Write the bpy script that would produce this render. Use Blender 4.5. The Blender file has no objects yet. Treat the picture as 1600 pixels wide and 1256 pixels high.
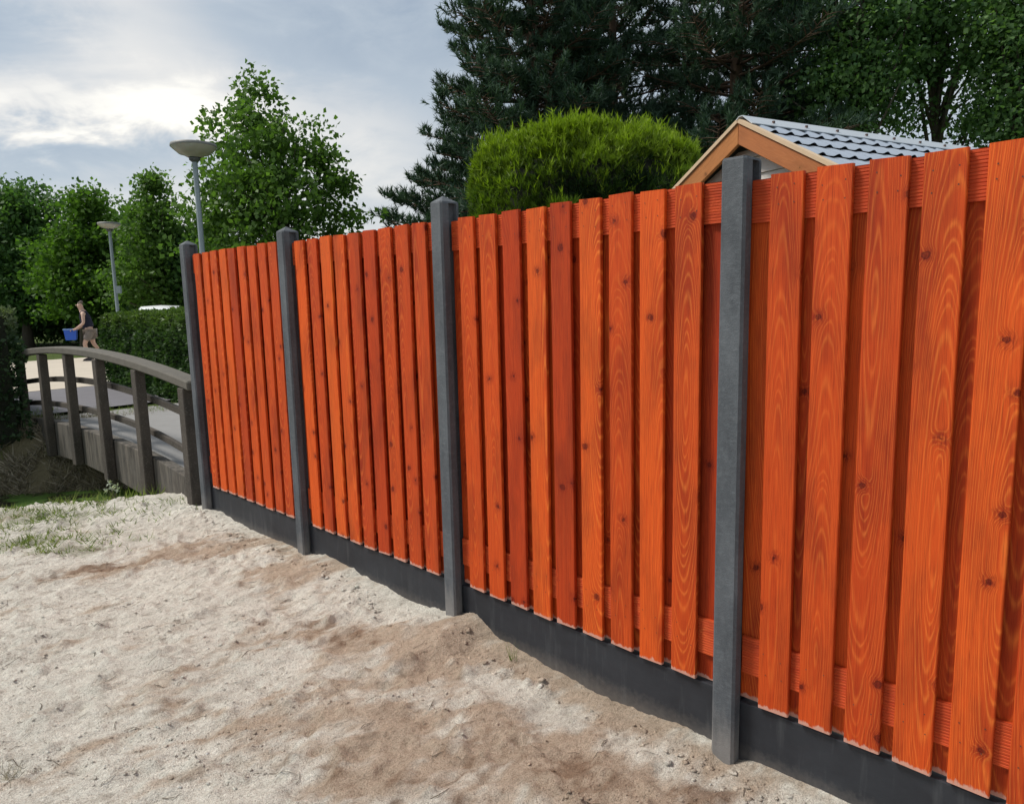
import bpy, bmesh, math, random
import numpy as np
from mathutils import Vector, Matrix

random.seed(4); rng = np.random.default_rng(7)
scene = bpy.context.scene
C = scene.collection

# ------------------------------------------------------------------ camera
F_PX, PITCH, ROLL, EYE = 1115.76, math.radians(8.048), math.radians(-1.392), 1.64
cp, sp = math.cos(PITCH), math.sin(PITCH)
e1, e2, fw = Vector((1, 0, 0)), Vector((0, sp, cp)), Vector((0, cp, -sp))
right = e1 * math.cos(ROLL) + e2 * math.sin(ROLL)
up = -e1 * math.sin(ROLL) + e2 * math.cos(ROLL)
cam_d = bpy.data.cameras.new('camera'); cam = bpy.data.objects.new('camera', cam_d); C.objects.link(cam)
cam_d.sensor_fit = 'HORIZONTAL'; cam_d.sensor_width = 36; cam_d.lens = 36 * F_PX / 1600
cam_d.clip_start = .05; cam_d.clip_end = 1200
M = Matrix((right, up, -fw)).transposed().to_4x4(); M.translation = Vector((0, 0, EYE)); cam.matrix_world = M
scene.camera = cam

def ray(px, py):
    """direction seen at a place in the photograph, used to measure where things stand"""
    A, B = px - 800, 628 - py
    a = (A * math.cos(ROLL) - B * math.sin(ROLL)) / F_PX; b = (A * math.sin(ROLL) + B * math.cos(ROLL)) / F_PX
    return Vector((a, cp + b * sp, -sp + b * cp))
def at(px, py, y):
    r = ray(px, py); r = r * (y / r.y); return Vector((r.x, r.y, r.z + EYE))

# ------------------------------------------------------------------ world, sun, exposure
SUN_EL, SUN_AZ = math.radians(54), math.radians(-88)      # azimuth from +Y towards +X
w = bpy.data.worlds.new('World'); scene.world = w; w.use_nodes = True
nt = w.node_tree; nt.nodes.clear()
def N(nt, typ, **kw):
    n = nt.nodes.new(typ)
    for k, v in kw.items(): setattr(n, k, v)
    return n
def math_(nt, op, a, b=None, c=None, clamp=False):
    n = N(nt, 'ShaderNodeMath', operation=op); n.use_clamp = clamp
    for i, v in enumerate((a, b, c)):
        if v is None: continue
        if isinstance(v, (int, float)): n.inputs[i].default_value = v
        else: nt.links.new(v, n.inputs[i])
    return n.outputs[0]
def mixc(nt, f, a, b, mode='MIX'):
    n = N(nt, 'ShaderNodeMix', data_type='RGBA', blend_type=mode); n.clamp_factor = True
    for i, v in ((0, f), (6, a), (7, b)):
        if isinstance(v, (int, float)): n.inputs[i].default_value = v
        elif isinstance(v, tuple): n.inputs[i].default_value = (*v, 1) if len(v) == 3 else v
        else: nt.links.new(v, n.inputs[i])
    return n.outputs[2]
def ramp(nt, f, stops, interp='LINEAR'):
    n = N(nt, 'ShaderNodeValToRGB'); cr = n.color_ramp; cr.interpolation = interp
    while len(cr.elements) < len(stops): cr.elements.new(.5)
    for e, (p, c) in zip(cr.elements, stops): e.position = p; e.color = (*c, 1) if len(c) == 3 else c
    nt.links.new(f, n.inputs[0]); return n.outputs[0]
def noise(nt, vec, scale, detail=3, rough=.55, w=None, dist=0):
    n = N(nt, 'ShaderNodeTexNoise'); n.noise_dimensions = '4D' if w is not None else '3D'
    n.inputs['Scale'].default_value = scale; n.inputs['Detail'].default_value = detail
    n.inputs['Roughness'].default_value = rough; n.inputs['Distortion'].default_value = dist
    if vec is not None: nt.links.new(vec, n.inputs['Vector'])
    if w is not None: nt.links.new(w, n.inputs['W'])
    return n.outputs[0]
def vscale(nt, vec, s, loc=(0, 0, 0)):
    n = N(nt, 'ShaderNodeMapping'); n.inputs['Scale'].default_value = s; n.inputs['Location'].default_value = loc
    nt.links.new(vec, n.inputs['Vector']); return n.outputs[0]

sky = N(nt, 'ShaderNodeTexSky', sky_type='NISHITA'); sky.sun_disc = False
sky.sun_elevation = SUN_EL; sky.sun_rotation = SUN_AZ; sky.dust_density = 2.0
tc = N(nt, 'ShaderNodeTexCoord'); sx = N(nt, 'ShaderNodeSeparateXYZ'); nt.links.new(tc.outputs['Generated'], sx.inputs[0])
az = math_(nt, 'ARCTAN2', sx.outputs[0], sx.outputs[1]); el = math_(nt, 'ARCSINE', sx.outputs[2])
cx = N(nt, 'ShaderNodeCombineXYZ'); nt.links.new(az, cx.inputs[0]); nt.links.new(math_(nt, 'MULTIPLY', el, 2.1), cx.inputs[1])
vec = cx.outputs[0]
n1 = noise(nt, vec, 3.2, 7, .56, dist=.35); n2 = noise(nt, vscale(nt, vec, (1, 1, 1), (5, 3, 0)), 9.0, 5, .6, dist=.4)
warp_a = math_(nt, 'MULTIPLY', math_(nt, 'SUBTRACT', n1, .5), .34); warp_e = math_(nt, 'MULTIPLY', math_(nt, 'SUBTRACT', n2, .5), .16)
az_w = math_(nt, 'ADD', az, warp_a); el_w = math_(nt, 'ADD', el, warp_e)
def lobe(px, py, ra, re, amp, tilt=0):                     # a cloud bank at its bearing and elevation in the sky
    r = ray(px, py).normalized(); a0, e0 = math.atan2(r.x, r.y), math.asin(r.z)
    da = math_(nt, 'SUBTRACT', az_w, a0); de = math_(nt, 'SUBTRACT', math_(nt, 'SUBTRACT', el_w, e0), math_(nt, 'MULTIPLY', da, tilt))
    q = math_(nt, 'ADD', math_(nt, 'POWER', math_(nt, 'ABSOLUTE', math_(nt, 'DIVIDE', da, ra)), 2.), math_(nt, 'POWER', math_(nt, 'ABSOLUTE', math_(nt, 'DIVIDE', de, re)), 2.))
    return math_(nt, 'MULTIPLY', math_(nt, 'EXPONENT', math_(nt, 'MULTIPLY', q, -1.)), amp)
f = math_(nt, 'ADD', math_(nt, 'MULTIPLY', n1, .60), math_(nt, 'MULTIPLY', math_(nt, 'SUBTRACT', n2, .18), .48))
for L in [(215, 70, .11, .10, .30, -.5), (110, 180, .20, .040, .34, .05), (330, 175, .16, .05, .22, 0), (560, 215, .10, .06, .26, 0),
          (90, 245, .24, .034, -.34, .05), (600, 90, .24, .12, -.17, 0), (30, 60, .10, .04, -.10, 0), (330, 330, .9, .10, .20, 0)]:
    f = math_(nt, 'ADD', f, lobe(*L))
cloud = ramp(nt, f, [(.22, (.25, .30, .36)), (.42, (.325, .37, .415)), (.60, (.43, .45, .465)), (.80, (.57, .56, .535)), (1.0, (.76, .73, .66))])
skc = N(nt, 'ShaderNodeVectorMath', operation='SCALE'); nt.links.new(sky.outputs[0], skc.inputs[0]); skc.inputs['Scale'].default_value = .10
mixed = mixc(nt, .88, skc.outputs[0], cloud)
bg = N(nt, 'ShaderNodeBackground'); bg.inputs['Strength'].default_value = 1.0; nt.links.new(mixed, bg.inputs[0])
nt.links.new(bg.outputs[0], N(nt, 'ShaderNodeOutputWorld').inputs[0])

sd = bpy.data.lights.new('sun', 'SUN'); sd.energy = 2.6; sd.angle = math.radians(14); sd.color = (1, .95, .87)
sun = bpy.data.objects.new('sun', sd); C.objects.link(sun)
sun_dir = Vector((math.sin(SUN_AZ) * math.cos(SUN_EL), math.cos(SUN_AZ) * math.cos(SUN_EL), math.sin(SUN_EL)))
sun.rotation_euler = sun_dir.to_track_quat('Z', 'Y').to_euler()
scene.view_settings.view_transform = 'Standard'; scene.view_settings.look = 'None'
scene.view_settings.exposure = 0.62; scene.view_settings.gamma = 1; scene.view_settings.use_curve_mapping = False

# ------------------------------------------------------------------ materials
def new_mat(name):
    m = bpy.data.materials.new(name); m.use_nodes = True; t = m.node_tree
    return m, t, t.nodes['Principled BSDF']
def objcoord(t): return N(t, 'ShaderNodeTexCoord').outputs['Object']
def bump(t, b, h, strength, dist=.01):
    n = N(t, 'ShaderNodeBump'); n.inputs['Strength'].default_value = strength; n.inputs['Distance'].default_value = dist
    t.links.new(h, n.inputs['Height']); t.links.new(n.outputs[0], b.inputs['Normal'])
def simple(name, col, rough=.7, var=.25, scale=8, bmp=.3, metallic=0, stretch=(1, 1, 1), scale2=60):
    m, t, b = new_mat(name); v = vscale(t, objcoord(t), stretch)
    a = noise(t, v, scale, 6, .65); d = noise(t, v, scale2, 3, .6)
    c = mixc(t, a, tuple(x * (1 - var) for x in col), tuple(min(1, x * (1 + var)) for x in col))
    c = mixc(t, math_(t, 'MULTIPLY', d, .3 * min(1, var * 3)), c, tuple(x * .4 for x in col))
    t.links.new(c, b.inputs['Base Color']); b.inputs['Roughness'].default_value = rough; b.inputs['Metallic'].default_value = metallic
    if bmp: bump(t, b, math_(t, 'ADD', a, d), bmp, .004)
    return m

def wood(name, dark, mid, light, knots=True, axis='Z', fringe=False, rough=.62, contrast=1.0):
    """sawn boards: growth rings cut flat so they run as long arches, round knots, fine streaks"""
    m, t, b = new_mat(name)
    s = N(t, 'ShaderNodeSeparateXYZ'); t.links.new(objcoord(t), s.inputs[0])
    rnd = N(t, 'ShaderNodeObjectInfo').outputs['Random']
    X, Z = (s.outputs[0], s.outputs[2]) if axis == 'Z' else (s.outputs[2], s.outputs[0])
    r2 = math_(t, 'FRACT', math_(t, 'MULTIPLY', rnd, 37.3)); r3 = math_(t, 'FRACT', math_(t, 'MULTIPLY', rnd, 91.7)); r4 = math_(t, 'FRACT', math_(t, 'MULTIPLY', rnd, 211.1))
    cc = N(t, 'ShaderNodeCombineXYZ'); t.links.new(X, cc.inputs[0]); t.links.new(math_(t, 'MULTIPLY', s.outputs[1], 1.), cc.inputs[1]); t.links.new(Z, cc.inputs[2])
    W = math_(t, 'MULTIPLY', rnd, 97.)
    nz = noise(t, vscale(t, cc.outputs[0], (5, 5, 1.5)), 1.0, 2, .5, W)           # slow wander
    nf = noise(t, vscale(t, cc.outputs[0], (14, 14, 3.2)), 1.0, 3, .55, W)
    # knots
    kv = N(t, 'ShaderNodeTexVoronoi'); kv.voronoi_dimensions = '2D'; kv.inputs['Scale'].default_value = 1.0; kv.inputs['Randomness'].default_value = 1
    kc = N(t, 'ShaderNodeCombineXYZ')
    ks = 4.2
    t.links.new(math_(t, 'MULTIPLY', math_(t, 'ADD', X, math_(t, 'MULTIPLY', r2, 77.)), ks), kc.inputs[0])
    t.links.new(math_(t, 'MULTIPLY', math_(t, 'ADD', Z, math_(t, 'MULTIPLY', r3, 55.)), ks), kc.inputs[1])
    t.links.new(kc.outputs[0], kv.inputs['Vector'])
    nk = noise(t, vscale(t, cc.outputs[0], (60, 60, 60)), 1.0, 2, .6)
    kd = math_(t, 'ADD', math_(t, 'DIVIDE', kv.outputs['Distance'], ks), math_(t, 'MULTIPLY', math_(t, 'SUBTRACT', nk, .5), .015))
    sc_ = N(t, 'ShaderNodeSeparateColor'); t.links.new(kv.outputs['Color'], sc_.inputs[0])
    ksize = math_(t, 'ADD', math_(t, 'MULTIPLY', sc_.outputs[0], .010), .002)       # knot radius
    kon = math_(t, 'GREATER_THAN', sc_.outputs[1], .30)
    kb = math_(t, 'MULTIPLY', math_(t, 'EXPONENT', math_(t, 'MULTIPLY', math_(t, 'POWER', math_(t, 'DIVIDE', kd, .022), 2.), -1.)), kon)
    px = math_(t, 'SUBTRACT', X, math_(t, 'MULTIPLY', math_(t, 'SUBTRACT', r4, .5), .13))
    zlen = math_(t, 'MULTIPLY', math_(t, 'ADD', Z, math_(t, 'MULTIPLY', r2, 5.)), 1.0)
    taper = math_(t, 'MULTIPLY', zlen, .020)
    z0_ = math_(t, 'ADD', math_(t, 'MULTIPLY', r3, 2.2), -.2)
    vv_ = math_(t, 'MULTIPLY', math_(t, 'SUBTRACT', Z, z0_), math_(t, 'ADD', math_(t, 'MULTIPLY', r2, .07), .035))
    depth = math_(t, 'ADD', math_(t, 'SQRT', math_(t, 'ADD', math_(t, 'POWER', math_(t, 'ABSOLUTE', vv_), 2.), .00012)), math_(t, 'MULTIPLY', nz, .030))
    r = math_(t, 'SQRT', math_(t, 'ADD', math_(t, 'POWER', math_(t, 'MULTIPLY', math_(t, 'ABSOLUTE', px), 1.15), 2.), math_(t, 'POWER', depth, 2.)))
    r = math_(t, 'ADD', r, math_(t, 'ADD', math_(t, 'MULTIPLY', math_(t, 'SUBTRACT', nf, .5), .0075), math_(t, 'MULTIPLY', kb, .013)))
    r = math_(t, 'ADD', r, math_(t, 'MULTIPLY', math_(t, 'SINE', math_(t, 'ADD', math_(t, 'MULTIPLY', r, 410.), math_(t, 'MULTIPLY', rnd, 40.))), .0009))
    r = math_(t, 'ADD', r, math_(t, 'MULTIPLY', math_(t, 'SINE', math_(t, 'ADD', math_(t, 'MULTIPLY', r, 173.), math_(t, 'MULTIPLY', rnd, 70.))), .0022))
    sn = math_(t, 'SINE', math_(t, 'MULTIPLY', r, 2 * math.pi / .0050))
    line = math_(t, 'POWER', math_(t, 'ADD', math_(t, 'MULTIPLY', sn, .5), .5), 4.0)
    streak = noise(t, vscale(t, cc.outputs[0], (260, 90, 3.2)), 1.0, 3, .6, W)
    blotch = noise(t, vscale(t, cc.outputs[0], (9, 9, 2.2)), 1.0, 4, .6, W)
    brk = ramp(t, noise(t, vscale(t, cc.outputs[0], (120, 60, 9)), 1.0, 3, .65, W), [(.30, (.30,) * 3), (.55, (1,) * 3)])
    vis = math_(t, 'MULTIPLY', math_(t, 'MULTIPLY', brk, math_(t, 'ADD', .58, math_(t, 'MULTIPLY', r3, .9))), ramp(t, blotch, [(.34, (.10,) * 3), (.66, (1,) * 3)]))
    vis = math_(t, 'MULTIPLY', vis, contrast)
    c = mixc(t, ramp(t, streak, [(.25, (0,) * 3), (.75, (1,) * 3)]), tuple(.72 * mid[i] + .28 * dark[i] for i in range(3)), tuple(min(1, .84 * mid[i] + .16 * light[i]) for i in range(3)))
    c = mixc(t, math_(t, 'MULTIPLY', math_(t, 'MULTIPLY', line, vis), .66), c, light)
    c = mixc(t, math_(t, 'MULTIPLY', math_(t, 'MULTIPLY', math_(t, 'SUBTRACT', 1., line), vis), .16), c, dark)
    fine = noise(t, vscale(t, cc.outputs[0], (500, 120, 9)), 1.0, 2, .6, W)
    c = mixc(t, math_(t, 'MULTIPLY', ramp(t, fine, [(.52, (0,) * 3), (.70, (1,) * 3)]), .55), c, dark)
    c = mixc(t, math_(t, 'MULTIPLY', ramp(t, blotch, [(.46, (0,) * 3), (.72, (1,) * 3)]), .62), c, dark)
    hue = mixc(t, r4, tuple(x * y for x, y in zip((1, 1, 1), (.72, .60, .72))), (1.15, 1.38, 1.25))
    c = mixc(t, 1., c, hue, 'MULTIPLY')
    if knots:
        ring = math_(t, 'SUBTRACT', 1., math_(t, 'DIVIDE', math_(t, 'ABSOLUTE', math_(t, 'SUBTRACT', kd, math_(t, 'MULTIPLY', ksize, 1.0))), .0035), clamp=True)
        core = math_(t, 'MULTIPLY', math_(t, 'SUBTRACT', 1., math_(t, 'DIVIDE', kd, math_(t, 'MULTIPLY', ksize, 1.5)), clamp=True), 1.1, clamp=True)
        star = noise(t, vscale(t, cc.outputs[0], (150, 60, 45)), 1.0, 3, .7, W)
        halo = math_(t, 'MULTIPLY', kb, ramp(t, star, [(.42, (.25,) * 3), (.58, (1.0,) * 3)]))
        c = mixc(t, math_(t, 'MULTIPLY', halo, kon), c, dark)
        c = mixc(t, math_(t, 'MULTIPLY', core, math_(t, 'MULTIPLY', kon, .75)), c, tuple(x * .55 for x in dark))
        c = mixc(t, math_(t, 'MULTIPLY', ring, math_(t, 'MULTIPLY', kon, .62)), c, tuple(x * .22 for x in dark))
    if fringe:                                              # bare, dusty sawn foot where the stain did not take
        nb = noise(t, vscale(t, cc.outputs[0], (38, 10, 14)), 1.0, 3, .7, W)
        fl = math_(t, 'SUBTRACT', math_(t, 'MULTIPLY', nb, .05), .010)
        fm = math_(t, 'MULTIPLY', math_(t, 'SUBTRACT', fl, Z), 140., clamp=True)
        c = mixc(t, math_(t, 'MULTIPLY', fm, .72), c, (.56, .36, .29))
    t.links.new(c, b.inputs['Base Color']); b.inputs['Roughness'].default_value = rough
    b.inputs['Specular IOR Level'].default_value = .22
    h = math_(t, 'ADD', math_(t, 'MULTIPLY', line, .5), streak)
    bump(t, b, h, .35, .0016)
    return m

MT = {}
MT['stain'] = wood('orange_stained_wood', (.17, .010, .003), (.60, .058, .0065), (.92, .235, .040), fringe=True)
MT['stain_back'] = wood('orange_stained_wood_behind', (.17, .010, .003), (.60, .056, .0065), (.88, .21, .034), fringe=True)
MT['rail'] = wood('orange_stained_rail', (.26, .020, .007), (.60, .068, .016), (.80, .20, .055), axis='X', knots=False, contrast=.7)
MT['barge'] = wood('honey_wood', (.28, .11, .035), (.56, .225, .065), (.74, .38, .15), axis='X', contrast=.6)
MT['cladding'] = simple('whitewashed_cladding', (.66, .62, .57), .7, .22, 3, .3, stretch=(1, 1, 9))
MT['screw'] = simple('screw_metal', (.10, .06, .05), .4, .2, 20, 0, .6)

# dark painted concrete post: brushed marks and pale scuffs
m, t, b = new_mat('anthracite_post'); v = objcoord(t)
rn = N(t, 'ShaderNodeObjectInfo').outputs['Random']; W = math_(t, 'MULTIPLY', rn, 41.)
a = noise(t, vscale(t, v, (9, 9, 3)), 1., 6, .7, W); s_ = noise(t, vscale(t, v, (40, 40, 75)), 1., 5, .7, W); g_ = noise(t, v, 260., 2, .7)
c = mixc(t, ramp(t, a, [(.3, (0,) * 3), (.7, (1,) * 3)]), (.040, .047, .056), (.110, .122, .136))
c = mixc(t, math_(t, 'MULTIPLY', ramp(t, s_, [(.5, (0,) * 3), (.72, (1,) * 3)]), .28), c, (.20, .22, .24))
c = mixc(t, math_(t, 'MULTIPLY', ramp(t, g_, [(.58, (0,) * 3), (.75, (1,) * 3)]), .55), c, (.03, .035, .042))
sz = N(t, 'ShaderNodeSeparateXYZ'); t.links.new(v, sz.inputs[0])
dust = math_(t, 'MULTIPLY', math_(t, 'SUBTRACT', math_(t, 'MULTIPLY', a, .34), sz.outputs[2]), 6., clamp=True)
c = mixc(t, math_(t, 'MULTIPLY', dust, .35), c, (.36, .32, .28))
t.links.new(c, b.inputs['Base Color']); b.inputs['Roughness'].default_value = .72
bump(t, b, math_(t, 'ADD', math_(t, 'ADD', s_, g_), a), .55, .003); MT['post'] = m

m, t, b = new_mat('anthracite_base_board'); v = objcoord(t)
W = math_(t, 'MULTIPLY', N(t, 'ShaderNodeObjectInfo').outputs['Random'], 31.)
a = noise(t, vscale(t, v, (3, 3, 5)), 1., 5, .65, W); g_ = noise(t, v, 45., 4, .7, W); st = noise(t, vscale(t, v, (28, 3, 3)), 1., 3, .6, W)
c = mixc(t, ramp(t, a, [(.3, (0,) * 3), (.72, (1,) * 3)]), (.009, .011, .016), (.026, .030, .038))
c = mixc(t, math_(t, 'MULTIPLY', ramp(t, st, [(.55, (0,) * 3), (.8, (1,) * 3)]), .4), c, (.10, .105, .11))
c = mixc(t, math_(t, 'MULTIPLY', ramp(t, g_, [(.66, (0,) * 3), (.8, (1,) * 3)]), .35), c, (.15, .14, .13))
sz = N(t, 'ShaderNodeSeparateXYZ'); t.links.new(v, sz.inputs[0])
dust = math_(t, 'MULTIPLY', math_(t, 'SUBTRACT', math_(t, 'MULTIPLY', g_, .10), math_(t, 'ADD', sz.outputs[2], .215)), 12., clamp=True)
c = mixc(t, math_(t, 'MULTIPLY', dust, .22), c, (.38, .33, .28))
t.links.new(c, b.inputs['Base Color']); b.inputs['Roughness'].default_value = .6; bump(t, b, math_(t, 'ADD', a, g_), .3, .003); MT['base'] = m

# weathered bridge timber
m, t, b = new_mat('weathered_timber'); v = objcoord(t)
W = math_(t, 'MULTIPLY', N(t, 'ShaderNodeObjectInfo').outputs['Random'], 23.)
a = noise(t, v, 3.5, 6, .7, W); s_ = noise(t, vscale(t, v, (30, 30, 5)), 1., 4, .65, W); g_ = noise(t, v, 70., 3, .7, W)
c = mixc(t, ramp(t, a, [(.32, (0,) * 3), (.66, (1,) * 3)]), (.016, .012, .009), (.065, .052, .040))
c = mixc(t, math_(t, 'MULTIPLY', s_, .6), c, (.09, .078, .066)); c = mixc(t, math_(t, 'MULTIPLY', ramp(t, g_, [(.55, (0,) * 3), (.75, (1,) * 3)]), .4), c, (.30, .28, .24))
t.links.new(c, b.inputs['Base Color']); b.inputs['Roughness'].default_value = .9; bump(t, b, math_(t, 'ADD', s_, g_), .5, .006); MT['timber'] = m
m, t, b = new_mat('weathered_beam'); v = objcoord(t)
a = noise(t, vscale(t, v, (3, 3, 2)), 1., 5, .7); s_ = noise(t, vscale(t, v, (16, 16, 2.0)), 1., 4, .7); g_ = noise(t, v, 40., 4, .7)
c = mixc(t, ramp(t, s_, [(.38, (0,) * 3), (.60, (1,) * 3)]), (.015, .012, .010), (.14, .12, .10))
c = mixc(t, math_(t, 'MULTIPLY', ramp(t, a, [(.4, (0,) * 3), (.65, (1,) * 3)]), .7), c, (.11, .10, .088)); c = mixc(t, math_(t, 'MULTIPLY', g_, .35), c, (.05, .05, .04))
t.links.new(c, b.inputs['Base Color']); b.inputs['Roughness'].default_value = .92; bump(t, b, math_(t, 'ADD', s_, g_), .5, .008); MT['beam'] = m
MT['handrail'] = simple('weathered_handrail', (.115, .105, .088), .9, .4, 12, .5, scale2=90)
MT['deck'] = simple('grey_deck_surface', (.24, .235, .23), .9, .16, 5, .6, scale2=130)
MT['asphalt'] = simple('asphalt', (.155, .15, .165), .92, .2, 2, .6, scale2=60)
MT['pathsand'] = simple('gravel_path', (.50, .44, .36), .95, .18, 1.5, .5, scale2=30)
MT['lamp_metal'] = simple('galvanised_pole', (.27, .32, .34), .5, .18, 5, .1, .3)
MT['lamp_dark'] = simple('dark_lamp_metal', (.09, .095, .095), .5, .15, 5, 0)
MT['lamp_lid'] = simple('lamp_lid', (.20, .20, .19), .55, .15, 5, 0)
m, t, b = new_mat('lamp_shade'); b.inputs['Base Color'].default_value = (.46, .44, .39, 1); b.inputs['Roughness'].default_value = .35
b.inputs['Subsurface Weight'].default_value = .2
c = mixc(t, noise(t, objcoord(t), 9, 4), (.40, .38, .33), (.55, .53, .47)); t.links.new(c, b.inputs['Base Color']); MT['lamp_shade'] = m
MT['tile'] = simple('pale_metal_tile', (.36, .41, .48), .36, .10, 6, .1, .35)
MT['ridge'] = simple('pale_ridge_metal', (.52, .56, .60), .38, .08, 6, .05, .25)
MT['felt'] = simple('dark_underlay', (.08, .085, .095), .9, .1, 6, 0)
MT['skin'] = simple('skin', (.55, .36, .28), .6, .06, 6, 0)
MT['hair'] = simple('grey_hair', (.16, .13, .11), .9, .2, 40, .3)
MT['navy'] = simple('navy_cloth', (.012, .014, .035), .9, .2, 10, .2)
MT['shorts'] = simple('grey_brown_cloth', (.20, .175, .16), .9, .15, 10, .2)
MT['shoe'] = simple('dark_shoe', (.05, .045, .045), .7, .2, 10, 0)
MT['crate'] = simple('blue_plastic', (.015, .10, .55), .4, .08, 5, 0)
MT['crate_light'] = simple('light_blue_rim', (.25, .40, .72), .4, .08, 5, 0)
MT['car'] = simple('white_car_paint', (.78, .80, .80), .25, .03, 3, 0)
MT['glass'] = simple('dark_car_glass', (.03, .04, .045), .08, .1, 3, 0)
MT['tyre'] = simple('tyre_rubber', (.02, .02, .02), .85, .1, 10, 0)
MT['silver'] = simple('wheel_silver', (.4, .4, .42), .35, .1, 10, 0, .8)
MT['bark'] = simple('grey_brown_bark', (.11, .09, .07), .95, .35, 9, .8, stretch=(1, 1, .3))
MT['pinebark'] = simple('pine_bark', (.12, .075, .05), .95, .35, 9, .8, stretch=(1, 1, .3))
m, t, b = new_mat('green_water'); v = objcoord(t)
a = noise(t, v, 2.2, 6, .65); c = mixc(t, ramp(t, a, [(.40, (0,) * 3), (.52, (1,) * 3)]), (.018, .022, .012), (.085, .17, .02))
t.links.new(c, b.inputs['Base Color']); rr = ramp(t, a, [(.40, (.08,) * 3), (.52, (.8,) * 3)]); t.links.new(rr, b.inputs['Roughness']); MT['water'] = m

def leaf_mat(name, dark, light, trans=.45, tip_lit=None):
    m, t, b = new_mat(name)
    at_ = N(t, 'ShaderNodeAttribute', attribute_name='tint'); s = N(t, 'ShaderNodeSeparateColor'); t.links.new(at_.outputs['Color'], s.inputs[0])
    c = mixc(t, s.outputs[0], dark, light)
    if tip_lit: c = mixc(t, s.outputs[1], c, tip_lit)  # grass tip colour; for conifer and hedges the painted lit top
    t.links.new(c, b.inputs['Base Color']); b.inputs['Roughness'].default_value = .55; b.inputs['Specular IOR Level'].default_value = .25
    tr = N(t, 'ShaderNodeBsdfTranslucent'); t.links.new(mixc(t, 1., c, (1.1, 1.25, .6), 'MULTIPLY'), tr.inputs[0])
    mx = N(t, 'ShaderNodeMixShader'); mx.inputs[0].default_value = trans
    t.links.new(b.outputs[0], mx.inputs[1]); t.links.new(tr.outputs[0], mx.inputs[2]); t.links.new(mx.outputs[0], t.nodes['Material Output'].inputs[0])
    return m
MT['maple'] = leaf_mat('maple_leaves', (.045, .10, .020), (.145, .26, .050))
MT['dkleaf'] = leaf_mat('dark_leaves', (.036, .092, .030), (.115, .22, .055))
MT['midleaf'] = leaf_mat('mid_green_leaves', (.035, .088, .016), (.13, .25, .032))
MT['rtree'] = leaf_mat('oak_leaves', (.055, .125, .050), (.165, .285, .095))
MT['needle'] = leaf_mat('pine_needles', (.022, .050, .036), (.080, .138, .084), .2)
MT['thuja'] = leaf_mat('thuja_sprays', (.014, .036, .008), (.085, .155, .012), .35, tip_lit=(.26, .37, .018))
MT['hedge'] = leaf_mat('hedge_leaves', (.020, .050, .016), (.065, .125, .035), .3, tip_lit=(.13, .20, .04))
MT['hedge_l'] = leaf_mat('hedge_leaves_left', (.018, .042, .018), (.055, .10, .040), .3, tip_lit=(.16, .20, .10))
MT['grass'] = leaf_mat('grass_blades', (.07, .11, .025), (.19, .27, .055), .4, tip_lit=(.34, .32, .17))
MT['straw'] = leaf_mat('dry_stems', (.13, .11, .08), (.44, .39, .29), .1)
MT['whiteplant'] = leaf_mat('pale_leaves', (.20, .26, .18), (.62, .66, .58), .3)

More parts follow.
